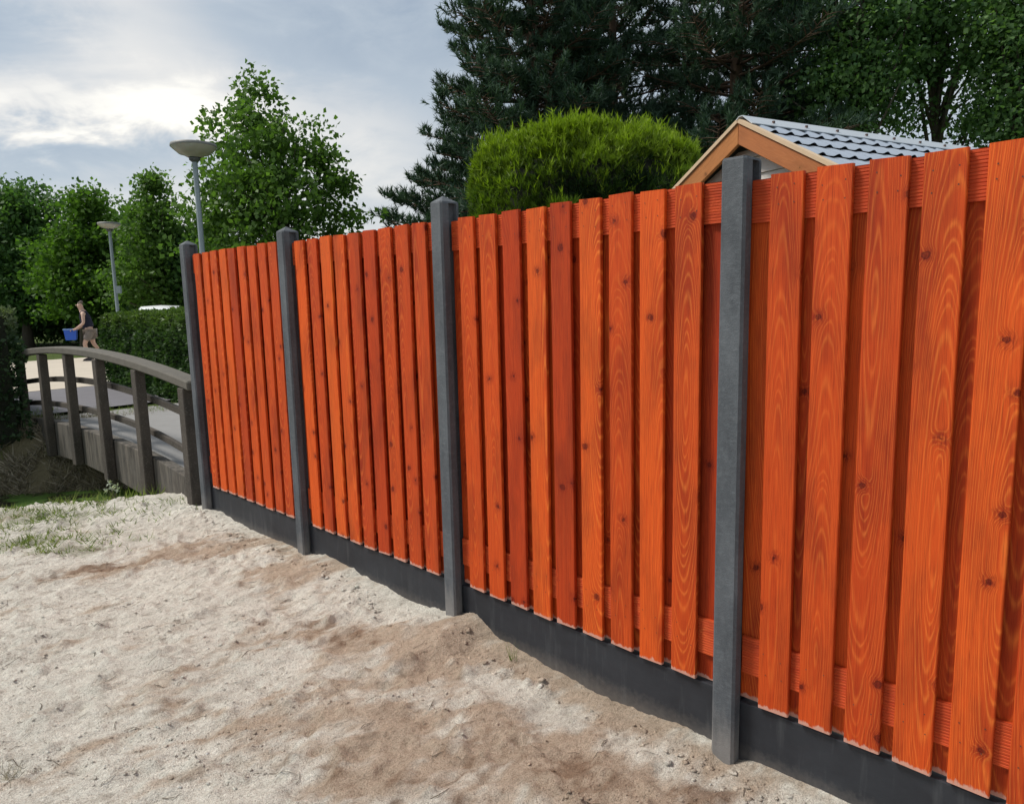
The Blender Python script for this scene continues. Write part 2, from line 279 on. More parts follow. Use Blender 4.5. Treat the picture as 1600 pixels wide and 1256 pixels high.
# ------------------------------------------------------------------ helpers
def link(o, parent=None):
    C.objects.link(o)
    if parent is not None: o.parent = parent
    return o
def tag(o, label=None, cat=None, group=None, kind=None):
    for k, v in (('label', label), ('category', cat), ('group', group), ('kind', kind)):
        if v: o[k] = v
    return o
def empty(name, loc=(0, 0, 0), rz=0):
    o = bpy.data.objects.new(name, None); o.empty_display_size = .1; o.location = loc; o.rotation_euler = (0, 0, rz); return link(o)
def mesh_obj(name, verts, faces, mat, parent=None, smooth=False, mats=None, mi=None):
    me = bpy.data.meshes.new(name); me.from_pydata([tuple(v) for v in verts], [], faces)
    for mm in (mats or [mat]): me.materials.append(mm)
    if mi: me.polygons.foreach_set('material_index', mi)
    if smooth: me.polygons.foreach_set('use_smooth', [True] * len(me.polygons))
    me.update(); return link(bpy.data.objects.new(name, me), parent)
class MB:
    def __init__(s): s.v = []; s.f = []; s.m = []
    def add(s, v, f, m=0):
        n = len(s.v); s.v += [tuple(p) for p in v]; s.f += [tuple(i + n for i in q) for q in f]; s.m += [m] * len(f)
    def box(s, x0, x1, y0, y1, z0, z1, m=0):
        s.add([(x0, y0, z0), (x1, y0, z0), (x1, y1, z0), (x0, y1, z0), (x0, y0, z1), (x1, y0, z1), (x1, y1, z1), (x0, y1, z1)],
              [(0, 3, 2, 1), (4, 5, 6, 7), (0, 1, 5, 4), (1, 2, 6, 5), (2, 3, 7, 6), (3, 0, 4, 7)], m)
    def tube(s, pts, radii, n=6, m=0, cap=True):
        pts = [Vector(p) for p in pts]; rings = []
        for i, p in enumerate(pts):
            d = (pts[min(i + 1, len(pts) - 1)] - pts[max(i - 1, 0)]).normalized()
            a = d.cross(Vector((.31, .95, .1)) if abs(d.z) > .6 else Vector((0, 0, 1))).normalized(); bb = d.cross(a)
            rings.append([p + (a * math.cos(2 * math.pi * k / n) + bb * math.sin(2 * math.pi * k / n)) * radii[i] for k in range(n)])
        v = [q for r in rings for q in r]; f = []
        for i in range(len(pts) - 1):
            for k in range(n): f.append((i * n + k, i * n + (k + 1) % n, (i + 1) * n + (k + 1) % n, (i + 1) * n + k))
        if cap: f.append(tuple(range(n))[::-1]); f.append(tuple((len(pts) - 1) * n + k for k in range(n)))
        s.add(v, f, m)
    def lathe(s, prof, n=24, m=0, c=(0, 0)):
        v = [(c[0] + r * math.cos(2 * math.pi * k / n), c[1] + r * math.sin(2 * math.pi * k / n), z) for r, z in prof for k in range(n)]
        f = [(i * n + k, i * n + (k + 1) % n, (i + 1) * n + (k + 1) % n, (i + 1) * n + k) for i in range(len(prof) - 1) for k in range(n)]
        s.add(v, f, m)
    def build(s, name, mat, parent=None, smooth=False, mats=None):
        return mesh_obj(name, s.v, s.f, mat, parent, smooth, mats, s.m if mats else None)
def bevel(o, wdt, seg=2):
    bm = bmesh.new(); bm.from_mesh(o.data)
    bmesh.ops.bevel(bm, geom=[e for e in bm.edges if e.calc_face_angle(0) > .5], offset=wdt, segments=seg, profile=.6, affect='EDGES', clamp_overlap=True)
    bm.to_mesh(o.data); bm.free()

# smooth value noise in numpy
_tab = np.random.default_rng(11).random((256, 256))
def vnoise(x, y, seed=0):
    x = x + seed * 17.13; y = y + seed * 9.71
    xi = np.floor(x).astype(int); yi = np.floor(y).astype(int); fx = x - xi; fy = y - yi
    fx = fx * fx * (3 - 2 * fx); fy = fy * fy * (3 - 2 * fy)
    g = lambda a, b_: _tab[a & 255, b_ & 255]
    return (g(xi, yi) * (1 - fx) + g(xi + 1, yi) * fx) * (1 - fy) + (g(xi, yi + 1) * (1 - fx) + g(xi + 1, yi + 1) * fx) * fy
def fbm(x, y, scale, octv=4, seed=0, gain=.5):
    s = 0; a = 1; tot = 0
    for k in range(octv):
        s = s + a * vnoise(x / scale * 2 ** k, y / scale * 2 ** k, seed + k * 3.7); tot += a; a *= gain
    return s / tot
def sstep(a, b_, x): t = np.clip((x - a) / (b_ - a), 0, 1); return t * t * (3 - 2 * t)

# ------------------------------------------------------------------ terrain
YAW = math.radians(-44.9)
FT = np.array([math.cos(YAW), math.sin(YAW)]); FN = np.array([FT[1], -FT[0]])        # along the fence; towards the camera
PAN = [(-2.426, 5.5416, .2461, -44.59), (-1.3579, 4.5143, .2326, -44.82), (-.2852, 3.4667, .2242, -45.45), (.7801, 2.3774, .2116, -44.75)]
prof_s = [-3, -.05, .18, .46, .78, 1.16, 1.46, 1.67, 1.89, 2.1, 2.3, 2.48, 2.71, 2.98, 3.11, 3.22, 3.38, 3.59, 3.77, 3.94, 4.10, 4.28, 4.35, 4.42, 4.48, 4.56, 4.66, 4.75, 4.83, 7]
prof_z = [.02, .054, .062, .027, .02, .026, .021, .062, .051, .032, .027, .006, .019, .062, .085, .014, 0, -.016, -.027, -.02, -.01, .013, -.004, 0, -.026, -.01, -.002, -.001, -.004, -.01]
DITCH = np.array([(-60, 6.6), (-8, 7.55), (-6, 7.65), (-4.3, 7.9), (-2.2, 9.3), (2.5, 15), (20, 36)], float)
def ditch_sd(x, y):
    best = np.full(np.shape(x), 1e9); sgn = np.ones(np.shape(x))
    for a, b_ in zip(DITCH[:-1], DITCH[1:]):
        d = b_ - a; L = np.hypot(*d); t = np.clip(((x - a[0]) * d[0] + (y - a[1]) * d[1]) / L ** 2, 0, 1)
        qx = x - (a[0] + t * d[0]); qy = y - (a[1] + t * d[1]); dist = np.hypot(qx, qy)
        cr = (d[0] * qy - d[1] * qx); m_ = dist < best
        best = np.where(m_, dist, best); sgn = np.where(m_, np.sign(cr), sgn)
    return best * sgn                                     # + on the far (path) side
def hbase(x, y):
    x = np.asarray(x, float); y = np.asarray(y, float)
    s = (x - PAN[0][0]) * FT[0] + (y - PAN[0][1]) * FT[1]; n = (x - PAN[0][0]) * FN[0] + (y - PAN[0][1]) * FN[1]
    fz = np.interp(s, prof_s, prof_z) * np.exp(-(np.clip(np.abs(n) - .06, 0, 9) / .28) ** 2) * sstep(5.9, 5.4, y) 
    h = fz + .16 * sstep(-.15, -.9, n)
    sd = ditch_sd(x, y)
    near = np.where(n > -.2, -.16 * sstep(2.2, 1.15, -sd) , 0) * (sd < 0)
    h = h + near + (.20 - h) * sstep(-.3, .6, sd)
    return h - (h + .80) * sstep(1.62, .55, np.abs(sd)), sd, n
def hfine(x, y):
    h, sd, n = hbase(x, y)
    k = sstep(12, 9.5, y) * sstep(-12, -9, x)
    u = x * .80 + y * .60; v = -x * .60 + y * .80
    d = (fbm(x, y, .75, 3, 1) - .5) * .060 + (fbm(u / 2.2, v, .13, 3, 5, .6) - .5) * .044 + (fbm(u * .6, v, .055, 3, 9, .7) - .5) * .034
    lump = fbm(x, y, .085, 3, 21, .6); d = d + np.clip(lump - .62, 0, 1) * .13 - np.clip(.36 - lump, 0, 1) * .10
    track = np.abs(fbm(u / 4, v, .30, 2, 31) - .5); d = d - .012 * np.exp(-(track / .03) ** 2)
    edge = sstep(.0, .16, np.abs(n)) * .6 + .4
    return h + d * k * edge + (fbm(x, y, 3, 3, 44) - .5) * .05 * (1 - k) * sstep(1.4, 2.5, np.abs(sd)), sd, n
def gz(x, y): return float(hfine(np.array([float(x)]), np.array([float(y)]))[0][0])
def axis(lo, hi, step, far_lo, far_hi, grow=1.12):
    a = list(np.arange(lo, hi + 1e-6, step)); s = step; x = lo; pre = []
    while x > far_lo: s *= grow; x -= s; pre.append(x)
    s = step; x = hi; post = []
    while x < far_hi: s *= grow; x += s; post.append(x)
    return np.array(pre[::-1] + a + post)
gx = axis(-4.4, 1.9, .0155, -300, 300); gy = axis(1.75, 6.1, .0155, -120, 420, 1.06)
GX, GY = np.meshgrid(gx, gy); HZ, SD, NN = hfine(GX, GY)
SAND_W = np.array((.86, .82, .73)); SAND_T = np.array((.54, .405, .295)); SAND_B = np.array((.29, .185, .12)); GRS = np.array((.075, .11, .030)); SOIL = np.array((.20, .175, .105))
def blob(x0, y0, rx, ry, rot=0):
    c_, s_ = math.cos(rot), math.sin(rot); dx = GX - x0; dy = GY - y0
    return np.exp(-(((dx * c_ + dy * s_) / rx) ** 2 + ((-dx * s_ + dy * c_) / ry) ** 2))
U = GX * .8 + GY * .6; V = -GX * .6 + GY * .8
tan_ = .95 * blob(-1.95, 4.75, .85, .38, -.3) + .95 * blob(-.75, 3.35, .72, .26, -.35) + .95 * blob(-.35, 2.40, 1.0, .34, -.25) + 1.0 * blob(.4, 2.55, .8, .55, -.6) + .7 * blob(-2.7, 4.36, .55, .17, .35) + .5 * blob(.0, 3.0, .45, .2, -.6) + .5 * blob(-1.35, 4.15, .4, .2, 0)
tan_ = tan_ * (1 - .65 * np.exp(-((NN - .20) / .13) ** 2) * sstep(3.15, 3.4, (GX - PAN[0][0]) * FT[0] + (GY - PAN[0][1]) * FT[1]))
brn = 1.25 * blob(-2.74, 4.36, .36, .10, .35) + .62 * blob(.35, 2.25, .75, .24, -.3) + .72 * blob(-.95, 3.42, .45, .15, -.3) + .55 * blob(-1.95, 4.9, .35, .16, -.3) + .45 * blob(-.6, 2.3, .6, .15, -.2)
nA = fbm(U / 1.8, V, .22, 5, 60, .62); nB = fbm(U / 1.5, V, .09, 4, 75, .65)
nC2 = fbm(U / 2.2, V, .055, 3, 84, .7); tan_m = sstep(.26, .86, tan_ * .78 + (nA - .5) * 1.7 + (nC2 - .5) * .9 + .02); brn_m = sstep(.42, .85, brn * .8 + (nB - .5) * 1.9)
speck = sstep(.64, .78, fbm(U / 1.7, V, .06, 4, 90, .7)) * (.25 + .75 * sstep(.45, .65, fbm(GX, GY, .5, 2, 93)))
col = SAND_W[None, None] * (.86 + .26 * fbm(U / 2, V, .16, 4, 66, .6)[..., None])
col = col + (SAND_T - col) * (tan_m * .84)[..., None]; col = col + (SAND_B - col) * (brn_m * .8)[..., None]
col = col + (np.array((.22, .175, .13)) - col) * (speck * .55)[..., None]
gm = (.9 * blob(-3.45, 4.95, .55, .22) + .8 * blob(-3.05, 4.72, .30, .10, .3) + .9 * blob(-3.9, 5.6, .7, .35) + .22 * blob(-2.6, 5.1, .5, .2))
gm = sstep(.35, .8, gm + (fbm(U / 2, V, .08, 4, 101, .65) - .5) * 1.3)
col = col + (np.array((.17, .185, .07)) - col) * (gm * .45)[..., None]
bank = sstep(2.05, 1.45, np.abs(SD)); bn = fbm(GX, GY * 3, .25, 4, 120, .6)
far = sstep(.2, 1.0, SD); behind = sstep(-.1, -.5, NN); outer = sstep(6.0, 9.0, np.hypot(GX + 1, GY - 3))
gcol = GRS * (.7 + .7 * fbm(GX, GY, .6, 4, 130)[..., None])
for mk in (behind, outer, far): col = col + (gcol - col) * mk[..., None]
bcol = SOIL * (.55 + 1.1 * bn[..., None]) + (np.array((.46, .41, .29)) - SOIL) * (.55 * sstep(.55, .75, fbm(GX / 2.2, GY * 2, .14, 4, 140, .65))[..., None])
col = col + (bcol - col) * (bank * (SD > -1.35))[..., None]
ny, nx = GX.shape
me = bpy.data.meshes.new('ground')
co = np.stack([GX, GY, HZ], -1).reshape(-1, 3).astype(np.float32)
idx = np.arange(nx * ny).reshape(ny, nx); q = np.stack([idx[:-1, :-1], idx[:-1, 1:], idx[1:, 1:], idx[1:, :-1]], -1).reshape(-1, 4)
def fill(me, co, q):
    me.vertices.add(len(co)); me.vertices.foreach_set('co', co.ravel()); k = q.shape[1]
    me.loops.add(q.size); me.loops.foreach_set('vertex_index', q.ravel().astype(np.int32)); me.polygons.add(len(q))
    me.polygons.foreach_set('loop_start', (np.arange(len(q)) * k).astype(np.int32))
    try: me.polygons.foreach_set('loop_total', np.full(len(q), k, np.int32))
    except Exception: pass
    me.update(calc_edges=True)
fill(me, co, q); me.polygons.foreach_set('use_smooth', np.ones(len(q), bool))
ca = me.color_attributes.new('tint', 'FLOAT_COLOR', 'POINT'); ca.data.foreach_set('color', np.concatenate([np.clip(col, 0, 1).reshape(-1, 3), np.ones((nx * ny, 1))], 1).astype(np.float32).ravel())
m, t, b = new_mat('ground_surface')
g = N(t, 'ShaderNodeAttribute', attribute_name='tint').outputs['Color']; v = objcoord(t)
n_a = noise(t, vscale(t, v, (1, 1, 1)), 38, 6, .72); n_b = noise(t, v, 210, 4, .7); mp = N(t, 'ShaderNodeMapping'); mp.inputs['Rotation'].default_value = (0, 0, -.62); t.links.new(v, mp.inputs[0])
n_c = noise(t, vscale(t, mp.outputs[0], (7, 26, 7)), 1., 6, .7, dist=.5)
c = mixc(t, 1., g, ramp(t, n_a, [(.25, (.66, .62, .58)), (.48, (1.0, 1.0, 1.0)), (.75, (1.18, 1.18, 1.17))]), 'MULTIPLY')
c = mixc(t, 1., c, ramp(t, n_b, [(.32, (.52, .49, .46)), (.5, (1, 1, 1)), (.7, (1.2, 1.2, 1.2))]), 'MULTIPLY')
n_d = noise(t, v, 95., 5, .75, dist=.6); rid = math_(t, 'ABSOLUTE', math_(t, 'SUBTRACT', n_d, .5)); crack = ramp(t, rid, [(.0, (1,) * 3), (.035, (0,) * 3)]); patch = ramp(t, noise(t, v, 9., 3, .6), [(.45, (0,) * 3), (.62, (1,) * 3)])
c = mixc(t, math_(t, 'MULTIPLY', math_(t, 'MULTIPLY', crack, patch), .45), c, (.17, .135, .10))
c = mixc(t, math_(t, 'MULTIPLY', ramp(t, n_c, [(.60, (0,) * 3), (.74, (1,) * 3)]), .38), c, (.20, .16, .12))
t.links.new(c, b.inputs['Base Color']); b.inputs['Roughness'].default_value = 1; b.inputs['Specular IOR Level'].default_value = .1
bump(t, b, math_(t, 'ADD', math_(t, 'ADD', math_(t, 'MULTIPLY', n_a, 1.), math_(t, 'MULTIPLY', n_b, .6)), math_(t, 'ADD', math_(t, 'MULTIPLY', n_c, 1.2), math_(t, 'MULTIPLY', n_d, .6))), 1.0, .022)
me.materials.append(m); ground = link(bpy.data.objects.new('ground', me)); tag(ground, kind='structure')

wv = []; 
for i, p in enumerate(DITCH):
    a = DITCH[max(i - 1, 0)]; c2 = DITCH[min(i + 1, len(DITCH) - 1)]; d = (c2 - a) / np.hypot(*(c2 - a)); nn_ = np.array([-d[1], d[0]]) * 1.5
    wv += [(p[0] - nn_[0], p[1] - nn_[1], -.56), (p[0] + nn_[0], p[1] + nn_[1], -.56)]
tag(mesh_obj('ditch_water', wv, [(2 * i, 2 * i + 2, 2 * i + 3, 2 * i + 1) for i in range(len(DITCH) - 1)], MT['water']), kind='structure')

# ------------------------------------------------------------------ foliage mesh helpers
def tint_attr(me, tints, per):
    a = me.color_attributes.new('tint', 'FLOAT_COLOR', 'POINT')
    a.data.foreach_set('color', np.repeat(np.concatenate([tints, np.zeros((len(tints), 2))], 1), per, 0).astype(np.float32).ravel())
def unit(v): return v / np.maximum(np.linalg.norm(v, axis=-1, keepdims=True), 1e-9)
def leaves(name, P, D, L, Wd, mat, tints, parent=None, tri=False, curl=.25):
    """one bent leaf or blade per point P along direction D"""
    n = len(P); side = unit(np.cross(D, unit(rng.normal(size=(n, 3))))); L = L.reshape(-1, 1); Wd = Wd.reshape(-1, 1)
    nrm = np.cross(D, side)
    if tri: co = np.stack([P - side * Wd / 2, P + side * Wd / 2, P + D * L], 1); k = 3
    else: co = np.stack([P, P + D * L * .45 + side * Wd / 2, P + D * L - nrm * L * curl, P + D * L * .45 - side * Wd / 2], 1); k = 4
    me = bpy.data.meshes.new(name); fill(me, co.reshape(-1, 3).astype(np.float32), np.arange(n * k).reshape(n, k)); tint_attr(me, tints, k)
    me.materials.append(mat); o = bpy.data.objects.new(name, me); return link(o, parent)
def sample_crown(blobs, n, shell=.45):
    vol = np.array([b_[3] * b_[4] * b_[5] for b_ in blobs]) ** .8; ch = rng.choice(len(blobs), n, p=vol / vol.sum()); B = np.array(blobs)[ch]
    d = unit(rng.normal(size=(n, 3))); r = rng.random((n, 1)) ** shell
    lump = 1 + .22 * np.sin(d[:, :1] * 7 + ch[:, None]) * np.sin(d[:, 1:2] * 6 + 1) + .16 * np.sin(d[:, 2:3] * 9 + ch[:, None] * 2)
    return B[:, :3] + d * r * B[:, 3:] * lump, d
def tree(name, base, blobs, mat, label, n_cl, per, leaf, spread, trunk_r=.12, cat='tree', group=None, holes=.0, nlimb=14, bark='bark', shell=.45, bias=.35, fork=.3):
    root = empty(name, base); tag(root, label, cat, group); B = Vector(base)
    bl = [(x - B.x, y - B.y, z - B.z, a, b_, c_) for x, y, z, a, b_, c_ in blobs]
    cc, dd = sample_crown(bl, n_cl, shell)
    if holes:
        s = 1 / holes; keep = (np.sin(cc[:, 0] * s * 3.1 + 1) + np.sin(cc[:, 1] * s * 2.7) + np.sin(cc[:, 2] * s * 3.7 + 2)) > -.9
        cc = cc[keep]
    n = len(cc); top = max(z + c_ for _, _, z, _, _, c_ in bl)
    tv = rng.random(n)
    P = np.repeat(cc, per, 0) + rng.normal(size=(n * per, 3)) * spread * np.array([1, 1, .7])
    D = unit(rng.normal(size=P.shape) + np.array([0, 0, -bias]) + unit(P - np.repeat(cc, per, 0)) * .8)
    L = leaf * (.6 + .8 * rng.random(len(P)))
    T = np.clip(np.repeat(tv, per) * .65 + rng.random(len(P)) * .45 - .05, 0, 1)
    leaves('crown', P, D, L, L * .75, mat, np.stack([T, np.zeros_like(T)], 1), root)
    mb = MB(); h = top * .82; lean = [random.uniform(-.2, .2), random.uniform(-.2, .2)]
    tp = [Vector((lean[0] * (k / 6) ** 2 + random.uniform(-.03, .03), lean[1] * (k / 6) ** 2, h * k / 6)) for k in range(7)]
    mb.tube(tp, [trunk_r * (1.25 if k == 0 else 1 - k / 6.6) for k in range(7)], 8)
    mb.build('trunk', MT[bark], root, True)
    lb = MB(); sel = rng.choice(n, min(nlimb, n), replace=False)
    for i in sel:
        e = Vector(cc[i]); z0 = max(h * .12, min(h * .9, e.z * random.uniform(.5, .8))); k = min(int(z0 / h * 6), 5); s0 = tp[k].lerp(tp[k + 1], z0 / h * 6 - k)
        mid = s0.lerp(e, .5) + Vector((random.uniform(-.15, .15), random.uniform(-.15, .15), random.uniform(.0, .3))); r0 = trunk_r * fork * (1.2 - z0 / h)
        lb.tube([s0, s0.lerp(mid, .6), mid, mid.lerp(e, .5), e], [r0, r0 * .8, r0 * .62, r0 * .4, r0 * .15], 5)
    lb.build('limbs', MT[bark], root, True)
    return root
def bl(px, py, rpx, y, sx=1., sz=1., depth=1.):
    p = at(px, py, y); r = rpx / F_PX * y; return (p.x, p.y, p.z, r * sx, r * depth, r * sz)

# ------------------------------------------------------------------ path, bridge
BP0 = np.array([-2.665, 5.9]); BT = np.array([math.cos(math.radians(137)), math.sin(math.radians(137))]); BM = np.array([BT[1], -BT[0]])
def bp(t_, m_, z): p = BP0 + BT * t_ + BM * m_; return (float(p[0]), float(p[1]), z)
pv = []; pf = []
def strip(name, pts, mat, lift=.012):
    v = []; f_ = []
    for i, (t_, a, b_) in enumerate(pts):
        for k in range(7):
            p = BP0 + BT * t_ + BM * (a + (b_ - a) * k / 6); v.append((p[0], p[1], float(hbase(p[0], p[1])[0]) + lift + .03))
    for i in range(len(pts) - 1):
        for k in range(6): n0 = i * 7 + k; f_.append((n0, n0 + 1, n0 + 8, n0 + 7))
    return tag(mesh_obj(name, v, f_, mat, smooth=True), kind='structure')
strip('paved_path', [(5.45 + k * .5, -.05, 2.0 + .10 * k) for k in range(8)], MT['asphalt'])
strip('paved_path', [(-.15 - k * .5, .05, 1.95) for k in range(7)][::-1], MT['asphalt'])
strip('gravel_path', [(8.96, -.1, 2.6), (10, -.15, 2.9), (12, -.3, 3.6), (14, -.5, 4.8), (16, -.2, 6.4), (17.5, 1.0, 9), (18.4, 3.0, 12)], MT['pathsand'], .016)

zt = np.polynomial.Polynomial.fit([-.1, .14, .82, 1.95, 2.99, 3.95, 5.0, 6.2], [.13, .165, .258, .317, .328, .31, .262, .14], 4)
zr = np.polynomial.Polynomial.fit([-.06, .87, 1.96, 3.08, 4.07, 5.17, 6.2], [1.073, 1.173, 1.236, 1.251, 1.225, 1.138, 1.02], 4)
zm = np.polynomial.Polynomial.fit([.11, .91, 1.89, 2.95, 3.97, 6.2], [.747, .835, .893, .906, .864, .66], 4)
zl = np.polynomial.Polynomial.fit([.16, .9, 1.95, 2.98, 3.96, 6.2], [.398, .507, .566, .579, .553, .33], 4)
bridge = empty('footbridge', bp(3.06, 0, 0), math.radians(137)); tag(bridge, 'low arched footbridge with weathered grey timber railing beyond the far fence post', 'bridge')
# local frame: x along the span (t-3.06), y = -m
def arc(name, zc, t0, t1, hgt, m0, m1, mat, nseg=24, top=True, bev=0, zb=None, parent=bridge):
    v = []; f_ = []
    for i in range(nseg + 1):
        t_ = t0 + (t1 - t0) * i / nseg; z = float(zc(t_)); zz = float(zb(t_)) if zb else z - hgt; x = t_ - 3.06
        v += [(x, -m0, z), (x, -m1, z), (x, -m1, zz), (x, -m0, zz)]
    for i in range(nseg):
        for k in range(4): f_.append((i * 4 + k, i * 4 + (k + 1) % 4, i * 4 + 4 + (k + 1) % 4, i * 4 + 4 + k))
    f_ += [(0, 3, 2, 1), (nseg * 4, nseg * 4 + 1, nseg * 4 + 2, nseg * 4 + 3)]
    o = mesh_obj(name, v, f_, mat, parent); bm = bmesh.new(); bm.from_mesh(o.data); bmesh.ops.recalc_face_normals(bm, faces=bm.faces); bm.to_mesh(o.data); bm.free()
    if bev: bevel(o, bev, 1)
    return o
arc('handrail', zr, -.16, 6.25, .078, -.095, .055, MT['handrail'], bev=.012)
arc('middle_rail', zm, -.1, 6.2, .062, .045, .085, MT['timber'], bev=.006)
arc('lower_rail', zl, -.1, 6.2, .062, .045, .085, MT['timber'], bev=.006)
zbot = lambda t_: np.interp(t_, [-.2, .5, 1.2, 2.0, 3.1, 4.5, 5.4, 6.3], [-.34, -.28, -.165, -.11, -.085, -.13, -.16, -.3])
arc('side_beam', zt, -.16, 6.25, .4, -.0, .10, MT['beam'], bev=.008, zb=zbot)
arc('side_beam', zt, -.16, 6.25, .4, 1.98, 2.08, MT['beam'], bev=.008, zb=zbot)
zd = lambda t_: zt(t_) - .035
arc('deck', zd, -.2, 6.3, .13, .102, 1.978, MT['deck'])
for k in range(7):
    t_ = k * 1.02; zb_ = float(zbot(t_)) + .005; top = float(zr(t_)) - .083
    mb = MB(); mb.box(-.058, .058, -.0, .088, zb_ - (.1 if k in (0, 6) else 0), top); o = mb.build('railing_post', MT['timber'], bridge); bevel(o, .008, 1)
    o.location = (t_ - 3.06, .003, 0); o.rotation_euler = (random.uniform(-.008, .008), random.uniform(-.012, .012), 0)

# ------------------------------------------------------------------ fence
def board_mesh(name, wdt, thk, z0, z1, seed, mat):
    r_ = random.Random(seed); mb = MB(); n = 6; prof = []
    hw, c_ = wdt / 2, .0035
    sec = [(-hw + c_, 0), (hw - c_, 0), (hw - .001, .0012), (hw, c_), (hw, thk - c_), (hw - c_, thk), (-hw + c_, thk), (-hw, thk - c_), (-hw, c_), (-hw + .001, .0012)]
    k = len(sec); v = []; cup = r_.uniform(-.0012, .0012)
    for i in range(n + 1):
        z = z0 + (z1 - z0) * i / n; dx = r_.uniform(-.0008, .0008); dy = r_.uniform(-.0010, .0010)
        tz = r_.uniform(-.0020, .0020)
        v += [(x + dx, y + dy + cup * (x / hw) ** 2, z + (tz * x / hw if i in (0, n) else 0)) for x, y in sec]
    f_ = [(i * k + a, i * k + (a + 1) % k, (i + 1) * k + (a + 1) % k, (i + 1) * k + a) for i in range(n) for a in range(k)] + [tuple(range(k))[::-1], tuple(n * k + a for a in range(k))]
    mb.add(v, f_)
    if z0 < .03 and thk > .017:                               # screw heads into the rails
        for zz in (.135, .195, 1.70, 1.755):
            for xx in (-.03, .028):
                x0 = xx + r_.uniform(-.006, .006); zz2 = zz + r_.uniform(-.01, .01)
                mb.add([(x0 + .0022 * math.cos(a * math.pi / 3), -.0012, zz2 + .0022 * math.sin(a * math.pi / 3)) for a in range(6)], [tuple(range(6))], 1)
    o = mb.build(name, None, None, False, [mat, MT['screw']]); me = o.data; bpy.data.objects.remove(o); return me
front = [board_mesh('front_board', .106, .0185, 0, 1.8, s, MT['stain']) for s in range(9)]
back = [board_mesh('back_board', .126, .017, 0, 1.79, 50 + s, MT['stain_back']) for s in range(5)]
def rail_mesh():
    hw = .0675; n = 14; sec = [(0.0, -hw)]
    for i in range(n):                                      # shallow planed grooves along the face
        a = -hw + 2 * hw * i / n; st = 2 * hw / n; sec += [(.0, a + st * .10), (.0, a + st * .68), (.0017, a + st * .80), (.0017, a + st * .92)]
    sec += [(0, hw), (.0135, hw), (.0135, -hw)]
    k = len(sec); v = [(x, y, z) for x in (.004, 1.418) for y, z in sec]
    f_ = [(a, (a + 1) % k, k + (a + 1) % k, k + a) for a in range(k)] + [tuple(range(k))[::-1], tuple(k + a for a in range(k))]
    o = mesh_obj('rail', v, f_, MT['rail']); bm = bmesh.new(); bm.from_mesh(o.data); bmesh.ops.recalc_face_normals(bm, faces=bm.faces); bm.to_mesh(o.data); bm.free()
    me = o.data; bpy.data.objects.remove(o); return me
railm = rail_mesh()
fence = empty('garden_fence', (0, 0, 0)); fence['label'] = 'orange stained board fence with dark concrete posts and base boards along the sand'; fence['category'] = 'fence'
for i, (x, y, z, yw) in enumerate(PAN):
    yaw = math.radians(yw); p = empty('fence_panel', (x, y, z), yaw); p.parent = fence
    # local: x along the fence, -y towards the camera
    rr = random.Random(i + 3); ids = list(range(9)); rr.shuffle(ids)
    for k in range(9):
        o = bpy.data.objects.new('front_board', front[ids[k]]); link(o, p)
        o.location = (.1255 + k * .1464 + rr.uniform(-.0025, .0025), .0, rr.uniform(-.004, .004)); o.rotation_euler = (rr.uniform(-.0008, .0008), rr.uniform(-.0014, .0014), rr.uniform(-.012, .012))
    for k in range(10):
        o = bpy.data.objects.new('back_board', back[(k * 3 + i) % 5]); link(o, p)
        o.location = (.0555 + k * .1457 + rr.uniform(-.001, .001), .0338, -.002 + rr.uniform(-.003, .003)); o.rotation_euler = (0, rr.uniform(-.0012, .0012), 0)
    for zz in (.1675, 1.7275):
        o = bpy.data.objects.new('rail', railm); link(o, p); o.location = (0, .0195, zz)
    b_ = MB(); b_.box(-.002, 1.422, 0, .036, -.42, -.012); o = b_.build('base_board', MT['base']); bevel(o, .004, 2); o.location = (x, y, z); o.rotation_euler = (0, 0, yaw)
    off = Vector((math.sin(yaw) * -1, math.cos(yaw), 0)) * .016; o.location += off
    o.parent = fence
def post_mesh(ap=.028):
    hw, c_, d0, d1 = .0435, .009, -.038, .062
    sec = [(-hw + c_, d0), (hw - c_, d0), (hw, d0 + c_), (hw, .008), (hw - .02, .012), (hw - .02, .052), (hw, .056), (hw, d1 + .008), (-hw, d1 + .008), (-hw, .056), (-hw + .02, .052), (-hw + .02, .012), (-hw, .008), (-hw, d0 + c_)]
    k = len(sec); v = []; zs = [-.5, .0, .5, 1.0, 1.5, 2.06]
    for z in zs: v += [(x, y, z) for x, y in sec]
    n = len(zs); f_ = [(i * k + a, i * k + (a + 1) % k, (i + 1) * k + (a + 1) % k, (i + 1) * k + a) for i in range(n - 1) for a in range(k)]
    # pyramid cap on the full outline
    cap = [(-hw, d0 + c_), (-hw + c_, d0), (hw - c_, d0), (hw, d0 + c_), (hw, d1 + .008), (-hw, d1 + .008)]
    b0 = len(v); v += [(x, y, 2.06) for x, y in cap]; b1 = len(v); v += [(x * .93, d0 + (y - d0) * .96 + .002, 2.068) for x, y in cap]; v.append((0, (d0 + d1) / 2, 2.070 + ap)); kk = len(cap)
    f_ += [(b0 + a, b0 + (a + 1) % kk, b1 + (a + 1) % kk, b1 + a) for a in range(kk)] + [(b1 + a, b1 + (a + 1) % kk, len(v) - 1) for a in range(kk)] + [tuple(b0 + a for a in range(kk))[::-1]]
    o = mesh_obj('fence_post', v, f_, MT['post']); bm = bmesh.new(); bm.from_mesh(o.data); bmesh.ops.recalc_face_normals(bm, faces=bm.faces); bm.to_mesh(o.data); bm.free()
    me = o.data; bpy.data.objects.remove(o); return me
pm = post_mesh(); pm_flat = post_mesh(.003)
